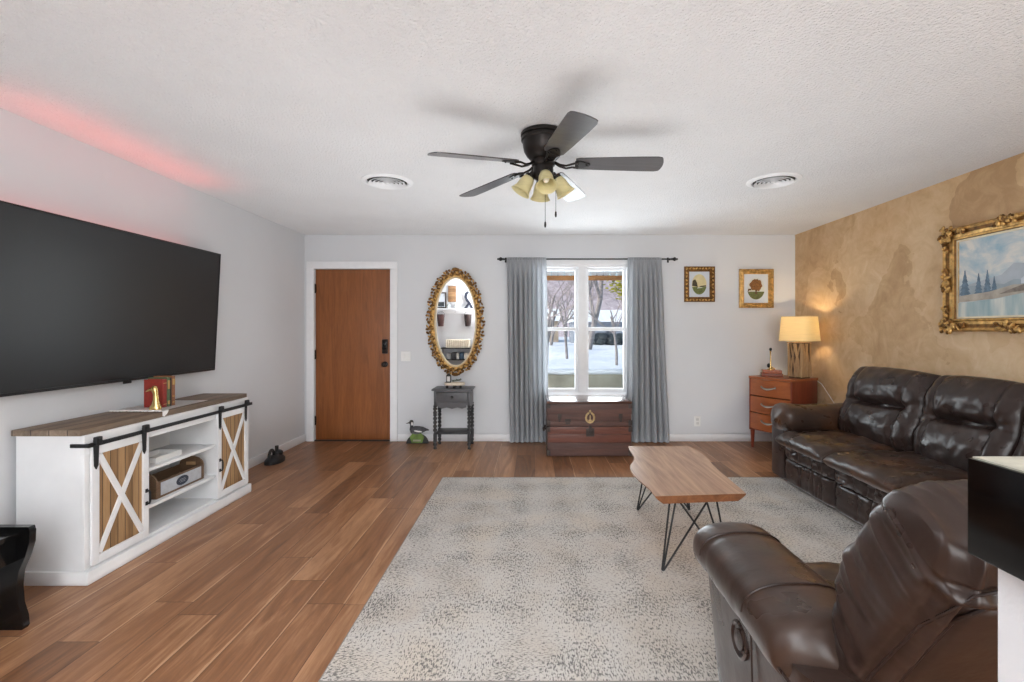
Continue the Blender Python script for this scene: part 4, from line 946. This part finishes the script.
# ---------------------------------------------------------------- recliner in the foreground
rc = thing('recliner', 'dark brown leather recliner seen from behind in the near corner', 'armchair', (1.01, 1.30, 0))
MB().b2(.68, 1.49, 1.06, 1.70, .03, .36, .03).build('base_frame', M['leather'], rc)
MB().cushion((1.087, 1.42, .40), EX, EY, EZ, .58, .72, .075, .05, leather_noise(3, .012), None, 30, 30, .06, 8, 2.6).build('seat_cushion', M['leather_worn'], rc)
MB().cushion((1.087, 1.72, .20), EX, EZ, EY, .58, .32, .05, .03, lambda a, b_: -.012*(g_(a + .3, .04) + g_(a - .3, .04)), None, 30, 20, .04, 8, 2.2).build('footrest_panel', M['leather'], rc)
def rec_arm(x, sg):
    # outer panel, leaning in towards the floor
    secs = []
    for k in range(13):
        z = .03 + (.545 - .03)*k/12; f_ = k/12
        secs.append(((x + sg*(.016*(1 - f_)), 1.355 - .03*(1 - f_), z), (.108 - .012*(1 - f_), 0, 0), (0, .325 - .05*(1 - f_)**1.5, 0), 7))
    p = MB().loft(secs, 56).build('arm_panel', M['leather_back'], rc, 50)
    secs = []; N_ = 30
    for k in range(N_ + 1):
        u = k/N_; y = 1.075 + .675*u
        e0 = (1 - (1 - min(1, u/.09))**2)**.5; e1 = (1 - (1 - min(1, (1 - u)/.14))**2)**.5; e = max(.03, min(e0, e1))
        groove = 1 - .035*(g_(u - .36, .015) + g_(u - .74, .015))
        zc_ = .548 + .010*sin(u*PI) + .004*nz(u*7, x)
        secs.append(((x, y, zc_), (.138*e*groove*(1 + .03*nz(u*6, 3, x)), 0, 0), (0, 0, .085*e*groove), 2.5))
    pad = MB().loft(secs, 40).build('arm_pad', M['leather_worn'] if sg > 0 else M['leather_back'], rc, 80)
    return p, pad
pL, padL = rec_arm(.70, 1); pR, padR = rec_arm(1.475, -1)
sx_ = .5925
for pad, px in ((padL, .70), (padR, 1.475)):
    for yy in (1.60, 1.28):
        u = (yy - 1.075)/.675; zc_ = .548 + .010*sin(u*PI) + .004*nz(u*7, px); k_ = 1 + .03*nz(u*6, 3, px)
        MB().tube([(px + .1385*k_*math.copysign(abs(cos(t_))**(2/2.5), cos(t_)), yy - .02*sin(t_), zc_ + .0855*abs(sin(t_))**(2/2.5)) for t_ in [PI*q_/24 for q_ in range(25)]], .003, 6).build('seam', M['leather'], pad)
MB().tube([(sx_ - .016, 1.05 + .02*k + .0, .520 - .0*k) for k in range(31)], .0045, 6).build('piping', M['leather'], pL)
cup = MB().lathe([(.052, -.006), (.052, .004), (.044, .007), (.040, .004), (.036, -.002)], (.598, 1.375, .42), (-1, 0, .02), 28).build('lever_cup', M['leather'], pL)
MB().lathe([(.030, -.004), (.028, .005), (.010, .007)], (.598, 1.375, .42), (-1, 0, .02), 20).build('lever', M['leather'], cup)
MB().tube([(.5885, 1.285, .50), (.591, 1.284, .35), (.597, 1.283, .20), (.602, 1.282, .08)], .003, 6).build('seam', M['leather'], pL)
# backrest
Vb = Vector((0, -.515, .857)); Nb = Vector((0, -.857, -.515)); Ob = Vector((1.09, 1.063, .610)); bw, bh = .80, .855
def hback(a, b_):
    # a smooth rear panel, gathered leather around it, a stitched seam part way to the rim
    m_ = max(abs(a)/.84, (b_ + .0)/.72)
    th_ = math.atan2(b_ + .1, abs(a)) ; ph_ = th_*13 + 1.5*nz(a*3, b_*3, 4)
    rim = min(1, max(0, (m_ - 1.0)/.12))
    fold = 0
    seam = -.008*g_(m_ - 1.14, .016)
    puff = .016*g_(m_ - 1.08, .06) - .010*g_(m_ - 1.0, .03)
    return fold + seam + puff + .006*nz(a*3, b_*3, 1)*rim
def hfront(a, b_):
    k_ = min(1, max(0, (b_ - .02)/.30)); return .012*nz(a*3, b_*3, 2) + .047*k_*k_*(3 - 2*k_)
def gathers(co):
    d = co - Ob; a, b_, n = d.x/(bw/2), d.dot(Vb)/(bh/2), d.dot(Nb)
    m_ = max(abs(a)/.84, b_/.72); side = abs(a)/.84 >= b_/.72
    s_ = b_*bh/2 if side else .72*bh/2 + (.84 - abs(a))*bw/2
    if n > 0: w_ = min(1, max(0, (m_ - 1.0)/.07))
    else: w_ = 1.0
    w_ *= .25 + .75*min(1, max(0, .5 + 1.6*nz(s_*7, n*5, 8)))
    f_ = s_*46 + n*7 + 1.6*nz(s_*6, n*7, 3)
    g2 = s_*97 - n*12 + 2.2*nz(s_*9, n*9, 6)
    return w_*(.0095*(abs(sin(f_))**.6 - .7) + .004*(abs(sin(g2))**.6 - .7)) + .004*nz(co.x*9, co.y*9, co.z*9)
MB().cushion(Ob, (-1, 0, 0), Vb, Nb, bw, bh, .095, .105, hback, hfront, 150, 170, .10, 7.5, 2.9).wrinkle(gathers).build('backrest', M['leather_back'], rc, 80)
bp = rc.children[-1]
def rsurf(a, b_, lift=0.0):
    x = a*math.sqrt(1 - .10*b_*b_); y = b_*math.sqrt(1 - .10*a*a); e = ((1 - abs(a)**7.5)*(1 - abs(b_)**7.5))**(1/2.9)
    return Ob - EX*(x*-bw/2) + Vb*(y*bh/2) + Nb*(.095*e + hback(a, b_)*min(1, e*1.6) + lift)
pts = [(-.87, -.9), (-.86, -.5), (-.85, 0), (-.84, .40), (-.835, .60), (-.80, .69), (-.74, .715), (-.4, .72), (0, .72), (.4, .72), (.74, .715), (.80, .69), (.835, .60), (.84, .40), (.85, 0), (.86, -.5), (.87, -.9)]
MB().tube([rsurf(a, b_, .001) for a, b_ in pts], .0055, 8).build('piping', M['leather'], bp)
sp = [(-.955, -.8), (-.955, -.3), (-.95, .2), (-.94, .55), (-.915, .74), (-.86, .81), (-.75, .825), (-.4, .825), (0, .825), (.4, .825), (.75, .825)]
MB().tube([rsurf(a, b_, -.001) for a, b_ in sp], .003, 6).build('seam', M['leather'], bp)

# ---------------------------------------------------------------- coffee table
ct = thing('coffee_table', 'live edge wooden slab coffee table on black hairpin legs', 'table', (.93, 3.07, 0))
left = [(.650, 2.522), (.650, 2.60), (.645, 2.67), (.634, 2.73), (.624, 2.80), (.617, 2.88), (.616, 2.96), (.622, 3.04), (.638, 3.105), (.668, 3.17), (.696, 3.25), (.708, 3.33), (.712, 3.45), (.722, 3.58), (.728, 3.61)]
right = [(1.185, 3.61), (1.200, 3.48), (1.207, 3.37), (1.198, 3.24), (1.176, 3.10), (1.166, 2.97), (1.163, 2.85), (1.158, 2.72), (1.155, 2.64), (1.150, 2.565)]
out = left + right; cxy = Vector((.925, 3.06))
zt, zb = .432, .392
def inset(pts, amt): return [(p[0] + (amt if i < len(left) else -amt), p[1]) for i, p in enumerate(pts)]
b = MB()
topr = [Vector((x, y, zt)) for x, y in out]
rg = [[Vector((x, y, zb)) for x, y in inset(out, .042)], [Vector((x, y, zb + .018)) for x, y in inset(out, .018)], [Vector((x, y, zt - .006)) for x, y in inset(out, .001)], topr]
b.mat(M['bark']); b.rings(rg, cap=False)
b.mat(M['table_wood'])
fT = b.bm.faces.new([b.bm.verts.new(p) for p in topr]); fT.material_index = b.cur
fB = b.bm.faces.new([b.bm.verts.new(p) for p in rg[0]]); fB.material_index = b.cur
bmesh.ops.remove_doubles(b.bm, verts=b.bm.verts, dist=1e-5)
bmesh.ops.triangulate(b.bm, faces=[f for f in b.bm.faces if len(f.verts) > 4])
b.build('tabletop', None, ct, 30)
for (tx, ty, sx, sy) in ((.707, 2.575, 1, 1), (1.06, 2.575, -1, 1), (.763, 3.44, 1, -1), (1.13, 3.44, -1, -1)):
    tip = Vector((tx, ty, .0235)); r_ = .0055; b = MB()
    a1 = Vector((tx + sx*.050, ty + sy*.045, zb - .004)); a2 = Vector((tx + sx*.098, ty + sy*.085, zb - .004)); a3 = Vector((tx + sx*.265, ty + sy*.045, zb - .004))
    for a_, o_ in ((a1, Vector((-.005*sx, 0, 0))), (a2, Vector((.003*sx, .006, 0))), (a3, Vector((.006*sx, -.004, 0)))): b.tube([tip + o_, a_], r_, 8)
    b.ell(tip + Vector((0, 0, -.002)), (.011, .011, .010)).box((tx + sx*.155, ty + sy*.06, zb - .0025), (.25, .08, .005), .001)
    b.build('hairpin_leg', M['black'], ct)

# ---------------------------------------------------------------- ceiling fan
fc = Vector((.064, 2.72, H)); fan = thing('ceiling_fan', 'dark bronze hugger ceiling fan with five blades and amber glass light kit', 'ceiling fan', fc)
MB().lathe([(.122, 0), (.128, -.006), (.128, -.018), (.120, -.024), (.126, -.030), (.126, -.044), (.118, -.050), (.116, -.075), (.110, -.105), (.095, -.130), (.078, -.148), (.050, -.158)], fc, seg=44).build('motor_housing', M['bronze'], fan)
MB().lathe([(.060, -.150), (.066, -.160), (.066, -.185), (.056, -.192), (.058, -.205), (.058, -.245), (.048, -.262), (.030, -.275), (.012, -.285)], fc, seg=32).build('switch_housing', M['bronze'], fan)
for a_deg, droop in ((-3, 1.4), (68, 3.0), (139, 5.6), (211, 6.0), (284.5, 1.4)):
    root_z = -.172
    rm = Matrix.Rotation(R(a_deg), 3, 'Z') @ Matrix.Rotation(R(droop), 3, 'Y')
    pitch = Matrix.Rotation(R(-12), 3, 'X')
    b = MB(); L0, L1 = .185, .665; outl = []
    n = 12
    prof_ = [(L0, .045), (L0 + .02, .055), (L0 + .15, .062), (L1 - .12, .071), (L1 - .03, .072), (L1 - .008, .066), (L1, .052)]
    pts = [(x, -w_) for x, w_ in prof_] + [(L1 + .006, -.025), (L1 + .008, 0), (L1 + .006, .025)] + [(x, w_) for x, w_ in prof_[::-1]]
    lo = [fc + Vector((0, 0, root_z)) + rm @ (pitch @ Vector((x, y, -.003))) for x, y in pts]; hi = [fc + Vector((0, 0, root_z)) + rm @ (pitch @ Vector((x, y, .003))) for x, y in pts]
    # grain follows the blade: keep it in the mesh's own turned frame
    bl = b.rings([lo, hi]).build('blade', M['blade'], fan, 35)
    b = MB(); q = lambda x, y, z: fc + Vector((0, 0, root_z)) + rm @ Vector((x, y, z))
    for sg in (-1, 1):
        b.tube([q(.060, 0, .008), q(.095, .012*sg, -.012), q(.130, .022*sg, -.020), q(.165, .026*sg, -.012), q(.20, .028*sg + .0, -.010 - sg*.006)], [.009, .007, .006, .006, .007], 8)
    b.prism([(.18, -.036), (.225, -.030), (.26, -.012), (.268, 0), (.26, .012), (.225, .030), (.18, .036)], q(0, 0, -.009), rm @ (pitch @ EX), rm @ (pitch @ EY), rm @ (pitch @ EZ), .004)
    for x_, y_ in ((.20, -.02), (.20, .02), (.245, 0)): b.ell(q(x_, y_, -.011), (.006, .006, .004), None, 8, 6)
    b.build('blade_bracket', M['bronze'], bl)
for k_, a_deg in enumerate((277, 7, 97, 187)):
    d_ = Vector((cos(R(a_deg)), sin(R(a_deg)), 0)); ax = (d_*.52 + Vector((0, 0, -.85))).normalized()
    p0 = fc + Vector((0, 0, -.232)) + d_*.040; p1 = p0 + d_*.022 + Vector((0, 0, .004)); c_ = p1 + ax*.012
    f_ = MB().tube([p0, p1, c_ + ax*.012], [.011, .011, .012], 10).lathe([(.012, 0), (.028, .004), (.030, .022), (.026, .026)], c_, ax, 18).build('fitter', M['bronze'], fan)
    gl = [(r__*.90, z__*1.0) for r__, z__ in [(.024, .012), (.034, .022), (.043, .045), (.046, .065), (.049, .090), (.058, .112), (.066, .120), (.063, .1205), (.055, .111), (.046, .090), (.043, .065), (.040, .045), (.031, .024), (.022, .015)]]
    MB().lathe(gl + gl[:1], c_, ax, 28, cap=False).build('glass_shade', M['amber'], f_, 60)
    MB().ell(c_ + ax*.062, (.019, .019, .026), ax.to_track_quat('Z', 'Y').to_matrix(), 12, 8).build('bulb', M['bulb_off'], f_)
for dx, dy, z1 in ((.010, -.04, 1.885), (.070, -.03, 1.945)):
    ch = MB().cyl((fc.x + dx, fc.y + dy, 2.165), (fc.x + dx, fc.y + dy, z1 + .03), .0016, seg=6).build('pull_chain', M['bronze'], fan)
    MB().lathe([(.002, .034), (.005, .028), (.0065, .012), (.004, 0)], (fc.x + dx, fc.y + dy, z1), seg=10).build('chain_pull', M['bronze'], ch)

# ---------------------------------------------------------------- round ceiling vents
def vent(x, y, label):
    o = thing('ceiling_vent', label, 'vent', (x, y, H), group='round ceiling vents')
    MB().lathe([(.190, -.001), (.188, -.006), (.165, -.016), (.152, -.014), (.146, -.006), (.146, -.001)], (x, y, H), seg=48).build('outer_ring', M['trim'], o)
    for r_ in (.122, .094, .066, .038):
        MB().lathe([(r_ + .012, -.022), (r_ + .013, -.019), (r_ - .006, -.006), (r_ - .008, -.008), (r_ + .012, -.022)], (x, y, H), seg=40, cap=False).build('louver_ring', M['trim'], o)
    MB().lathe([(.144, -.0035), (.144, -.001)], (x, y, H), seg=36).build('duct_shadow_plate', plain('duct_shade', (60, 60, 58), .8), o)  # dark disc stands in for the shade inside the duct
    MB().b2(x - .128, x + .128, y - .004, y + .004, H - .012, H - .004).lathe([(.018, -.024), (.018, -.006)], (x, y, H), seg=16).build('cross_bar', M['trim'], o)
    return o
vent(-1.09, 3.60, 'round white ceiling vent on the television side of the fan')
vent(1.81, 3.58, 'round white ceiling vent on the gold wall side of the fan')

# ---------------------------------------------------------------- half wall and bar top by the camera
struct(MB().b2(.585, .72, -.9, .600, 0, 1.026).build('wall_half', M['wall']))
bar = thing('bar_counter', 'thick gloss black bar top on the white half wall', 'counter', (.75, -.15, 1.027))
MB().b2(.552, .95, -.95, .607, 1.027, 1.1485, .003).build('slab', plain('bar_black', (7, 7, 8), .12, var=.3, spec=.22), bar)
MB().b2(.556, .946, -.946, .603, 1.1485, 1.1505).build('surface', plain('pale_stone_top', (176, 174, 160), .3, var=.35, scale=22), bar)

# ---------------------------------------------------------------- back of the room (seen in the mirror)
ws = thing('wall_shelf', 'long white wall shelf on the rear wall', 'shelf', (-2.0, YB + .08, 1.69))
MB().b2(-2.62, -1.0, YB, YB + .15, 1.66, 1.70, .003).build('board', M['trim'], ws)
MB().b2(-2.62, -1.0, YB, YB + .02, 1.56, 1.66, .003).build('back_rail', M['trim'], ws)
for x in (-2.42, -2.05, -1.70): MB().tube([(x, YB + .02, 1.60), (x, YB + .06, 1.60), (x, YB + .07, 1.61)], .005, 8).build('hook', M['black'], ws)
pf = thing('photo_frame', 'black photo frame standing on the rear shelf', 'picture frame', (-2.42, YB + .06, 1.70))
b = MB(); x0, x1, z0, z1 = -2.56, -2.28, 1.70, 2.13
b.b2(x0, x0 + .035, YB + .05, YB + .07, z0, z1).b2(x1 - .035, x1, YB + .05, YB + .07, z0, z1).b2(x0 + .035, x1 - .035, YB + .05, YB + .07, z0, z0 + .035).b2(x0 + .035, x1 - .035, YB + .05, YB + .07, z1 - .035, z1)
b.build('frame', plain('dark_frame', (58, 46, 36), .5), pf)
MB().mat(matw).b2(x0 + .035, x1 - .035, YB + .055, YB + .06, z0 + .035, z1 - .035).mat(plain('photo_dark', (56, 62, 66), .5)).b2(x0 + .06, x1 - .06, YB + .06, YB + .0615, z0 + .05, z0 + .17).build('photo', None, pf)
tag(MB().b2(-2.24, -2.03, YB + .001, YB + .025, 1.87, 2.30, .004).build('wooden_plaque', wood('plaque_wood', (128, 92, 60), (176, 138, 98), 0, 1, .6, (2, .07))), 'slatted wooden plaque hung on the rear wall above the shelf', 'plaque')
rb = [(.02, .46), (-.05, .40), (-.07, .30), (-.03, .20), (.02, .14), (-.08, .0), (.0, .0), (.06, .10), (.10, .0), (.17, 0), (.10, .15), (.03, .24), (.0, .30), (.02, .38), (.06, .42)]
tag(MB().prism(rb, (-1.73, YB + .06, 1.70), EX, EZ, EY, .03).build('shelf_ornament', plain('navy_paint', (40, 46, 62), .5)), 'dark navy cut out shape leaning on the rear shelf', 'ornament')
for x, lb in ((-2.22, 'clear glass jar on the rear shelf beside the photo frame'), (-2.03, 'clear glass jar on the rear shelf beside the navy shape')):
    tag(MB().lathe([(.045, 0), (.045, .09), (.032, .10), (.032, .12), (.001, .12)], (x, YB + .08, 1.70), seg=18).build('glass_jar', plain('jar_glass', (196, 204, 206), .15)), lb, 'jar', 'jars on the rear shelf')
for x, col, lb in ((-2.42, (86, 58, 56), 'plum tapered bucket hanging below the rear shelf'), (-1.70, (66, 52, 50), 'dark brown tapered bucket hanging below the rear shelf')):
    o = thing('hanging_bucket', lb, 'bucket', (x, YB + .105, 1.22), group='buckets below the rear shelf')
    MB().lathe([(.068, 1.22), (.102, 1.53), (.106, 1.54), (.098, 1.53), (.066, 1.235)], (x, YB + .112, 0), seg=26, cap=True).build('pail', plain('bucket_%d' % col[0], col, .5), o)
    MB().tube([(x - .10*cos(a), YB + .112 - .045*sin(a)*.9, 1.53 + .08*sin(a)) for a in [PI*k/12 for k in range(13)]], .004, 6).build('bail', M['black'], o)
su = thing('shelf_unit', 'black two tier shelf unit against the rear wall', 'shelf', (-1.95, YB + .2, 0))
for z in (.64, .34, .10): MB().b2(-2.40, -1.50, YB + .02, YB + .36, z, z + .022, .003).build('shelf', M['black'], su)
for x in (-2.385, -1.515):
    for y in (YB + .035, YB + .345): MB().b2(x - .012, x + .012, y - .012, y + .012, 0, .66, .002).build('post', M['black'], su)
bs = thing('basket', 'long cream ribbed basket on the black shelf unit', 'basket', (-1.95, YB + .2, .6625))
b = MB(); b.b2(-2.26, -1.64, YB + .06, YB + .32, .6625, .88, .02)
for k in range(13): b.cyl((-2.24 + .0485*k, YB + .322, .67), (-2.24 + .0485*k, YB + .322, .86), .018, seg=8)
b.build('body', M['cream'], bs)
for k, (col, wd) in enumerate((((150, 150, 148), .12), ((60, 62, 66), .10), ((200, 200, 196), .06), ((66, 92, 116), .10), ((210, 206, 196), .08))):
    x = -2.24 + [0, .14, .26, .34, .46][k]
    tag(MB().b2(x, x + wd, YB + .08, YB + .30, .3625, .52 + .02*(k % 2), .004).build('storage_box', plain('store_%d' % k, col, .6)), '%s box on the lower tier of the black shelf unit' % ['grey', 'black', 'narrow white', 'blue', 'pale cream'][k], 'box', 'boxes on the black shelf unit')

# ---------------------------------------------------------------- outside: porch, snow, trees, houses
def m_snow():
    t = NT('snow'); v = t.coord(); 
    return t.fin(t.ramp(t.noise(v, .25, 4), [(0.3, lin(226, 230, 236)), (0.7, lin(240, 242, 245))]), 0.7, 0, 0.3, t.bump(t.noise(v, .9, 5), 0.5, 0.3))
M['snow'] = m_snow()
b = MB(); nx, ny = 70, 60; G = {}
for i in range(nx + 1):
    for j in range(ny + 1):
        v = (j/ny)**2.2; y = 7.6 + 132*v; x = -70 + 140*i/nx
        x = x*(0.25 + .75*v**.5)
        z = -.35 + .30*nz(x*.20, y*.14) + .16*nz(x*.6, y*.4, 4) - .25*g_(y - 31, 3.5)
        G[i, j] = b.bm.verts.new((x, y, z))
for i in range(nx):
    for j in range(ny): b.bm.faces.new((G[i, j], G[i + 1, j], G[i + 1, j + 1], G[i, j + 1]))
gr = struct(b.build('ground_snow', M['snow']))
struct(MB().b2(-4, 5, YF + .15, 7.7, -.5, -.12).build('porch_floor', plain('porch_concrete', (170, 168, 164), .8)))
pw_ = thing('porch_wall', 'low tan porch wall with a snowy cap outside the window', 'wall', (.8, 7.1, -.12))
MB().b2(-2.5, 4.5, 7.04, 7.16, -.12, .66, .004).build('panel', plain('porch_tan', (160, 154, 138), .8, var=.25, scale=3), pw_)
b = MB(); secs = []
for k in range(41):
    x = -2.5 + 7*k/40; secs.append(((x, 7.10, .69 + .012*nz(k*.5, 2)), (0, .085, 0), (0, 0, .045 + .012*nz(k*.4, 6)), 2.6))
b.loft(secs, 16).build('snow_cap', M['snow'], pw_)
pr_ = thing('porch_roof', 'porch roof edge with an orange brown fascia above the window view', 'roof', (.8, 6.9, 2.06))
MB().b2(-2.6, 4.6, 7.15, 7.20, 2.055, 2.125, .004).build('fascia', plain('fascia_brown', (176, 122, 72), .7), pr_)
MB().b2(-2.6, 4.6, YF + .151, 7.24, 2.20, 2.24).build('soffit', M['trim'], pr_)
b = MB()
for k in range(72): b.prism([(-.046, .07), (-.046, .02), (-.025, .004), (0, 0), (.025, .004), (.046, .02), (.046, .07)], (-2.5 + .098*k, 7.20, 2.127), EX, EZ, EY, .012)
b.build('scalloped_valance', M['trim'], pr_)
for x in (-2.45, 4.45): MB().b2(x - .06, x + .06, 7.04, 7.16, .74, 2.2).build('post', M['trim'], pr_)
BARK = plain('tree_bark', (132, 126, 126), .9, var=.3, scale=6, bump=.4)
TWIG = plain('twig_bark', (158, 146, 146), .9, var=.2)
def tree(x, y, h, r, seed, label, lean=(0, 0), kind='bare_tree', depth=5, group='bare winter trees across the yard'):
    rnd = random.Random(seed); b = MB().mat(BARK); z0 = -.55
    def branch(p, d, ln, rad, dep):
        n = 3; pts = [p]; cur = p.copy(); dd = d.copy()
        for k in range(n):
            dd = (dd + Vector((rnd.uniform(-.16, .16), rnd.uniform(-.16, .16), rnd.uniform(-.05, .12)))).normalized(); cur = cur + dd*(ln/n); pts.append(cur.copy())
        b.mat(BARK if rad > .03 else TWIG)
        b.tube(pts, [rad*(1 - .35*k/n) for k in range(n + 1)], 7 if dep > 3 else (5 if dep > 1 else 3))
        if dep == 0 or rad < .004: return
        for k in range(rnd.choice((2, 3, 3)) if dep > 1 else 4):
            t_ = rnd.uniform(.45, 1.0); bp_ = pts[min(n, int(t_*n) + (0 if rnd.random() < .4 else 1))]
            a_ = rnd.uniform(0, 2*PI); sp = rnd.uniform(.45, .95)
            o_ = dd.orthogonal().normalized(); o_.rotate(Matrix.Rotation(a_, 3, dd))
            branch(bp_, (dd*cos(sp) + o_*sin(sp)).normalized(), ln*rnd.uniform(.58, .78), rad*rnd.uniform(.45, .62), dep - 1)
    d0 = Vector((lean[0], lean[1], 1)).normalized()
    branch(Vector((x, y, z0)), d0, h*.36, r, depth)
    return tag(b.build(kind, None, None, 60), label, 'tree', group)
tree(4.7, 40, 19, .27, 3, 'thick leaning bare tree behind the right window half', (.30, .0), depth=6)
tree(.45, 14.5, 6, .07, 8, 'nearest thin bare tree, behind the left window half', (.06, 0), depth=6)
tree(3.9, 22, 7, .07, 44, 'thin twiggy bare tree in the middle of the right window half', (.02, 0), depth=6)
tree(2.2, 30, 9, .09, 47, 'thin twiggy bare tree right of the nearest one, in the left window half', (-.02, 0), depth=6)
tree(2.0, 51, 11, .18, 15, 'slim bare tree standing far behind the window mullion', (0, 0), depth=6)
tree(12.5, 50, 12, .2, 27, 'far bare tree at the right edge of the window view', (0, 0), depth=6)
tree(-1.6, 63, 13, .2, 31, 'far bare tree at the left edge of the window view', (.05, 0), depth=6)
tree(5.6, 79, 14, .2, 38, 'farthest bare tree, beyond the houses', (.02, 0), depth=6)
rnd = random.Random(4); b = MB().mat(TWIG); tx, ty = 2.75, 13.0
b.tube([(tx + .4, ty, -.5), (tx + .3, ty, 1.2), (tx, ty, 2.5), (tx - .2, ty, 2.9)], [.10, .08, .05, .02], 8)
b.mat(plain('autumn_leaf', (150, 146, 52), .7, var=.35, scale=3))
for k in range(260):
    c_ = Vector((tx - .22 + rnd.gauss(0, .20), ty + rnd.gauss(0, .22), 2.52 + rnd.gauss(0, .14)))
    b.ell(c_, (.055, .035, .012), Matrix.Rotation(rnd.uniform(0, 6), 3, 'Z') @ Matrix.Rotation(rnd.uniform(-1, 1), 3, 'X'), 6, 4)
tag(b.build('young_tree', None, None, 60), 'small tree with yellow green leaves at the window top right', 'tree')
def house(x, y, w_, d_, h_, rh, wc, label):
    o = thing('house', label, 'house', (x, y, -.5), group='houses across the snowy yard')
    MB().b2(x - w_/2, x + w_/2, y - d_/2, y + d_/2, -.5, h_).build('walls', plain('siding_%d' % wc[0], wc, .8), o)
    MB().prism([(-d_/2 - .4, 0), (d_/2 + .4, 0), (0, rh)], (x - w_/2 - .3, y, h_), EY, EZ, EX, w_ + .6).build('snowy_roof', M['snow'], o)
    for k in range(3): MB().b2(x - w_/2 + w_*(k + .5)/3 - .5, x - w_/2 + w_*(k + .5)/3 + .5, y - d_/2 - .03, y - d_/2 + .02, .5, 1.6).build('window', plain('house_glass', (60, 68, 80), .2), o)
house(9.6, 62, 9, 7, 2.3, 1.6, (120, 128, 142), 'low blue grey house with snowy roof at the right of the window view')
house(-1.2, 72, 10, 7, 2.6, 1.9, (168, 152, 136), 'tan house with snowy roof in the left window half')
b = MB(); G = {}
for i in range(61):
    for j in range(9):
        x = -120 + 240*i/60; G[i, j] = b.bm.verts.new((x, 112 + j*3, -2 + (17 + 3*nz(x*.03, 1) + 1.5*nz(x*.12, 5))*(j/8)**.7))
for i in range(60):
    for j in range(8): b.bm.faces.new((G[i, j], G[i + 1, j], G[i + 1, j + 1], G[i, j + 1]))
struct(b.build('hills', plain('wooded_winter_hill', (176, 164, 170), .9, var=.25, scale=.6)))
hd = MB(); rnd = random.Random(9)
for k in range(60): hd.ell((6.6 + rnd.uniform(0, 4.2), 52 + rnd.uniform(-.4, .4), .1 + rnd.uniform(-.1, .55)), (.55, .45, .40), None, 8, 6)
tag(hd.build('hedge', plain('dark_evergreen', (40, 50, 56), .9, var=.4)), 'dark clipped hedge across the snow in front of the far houses', 'hedge')
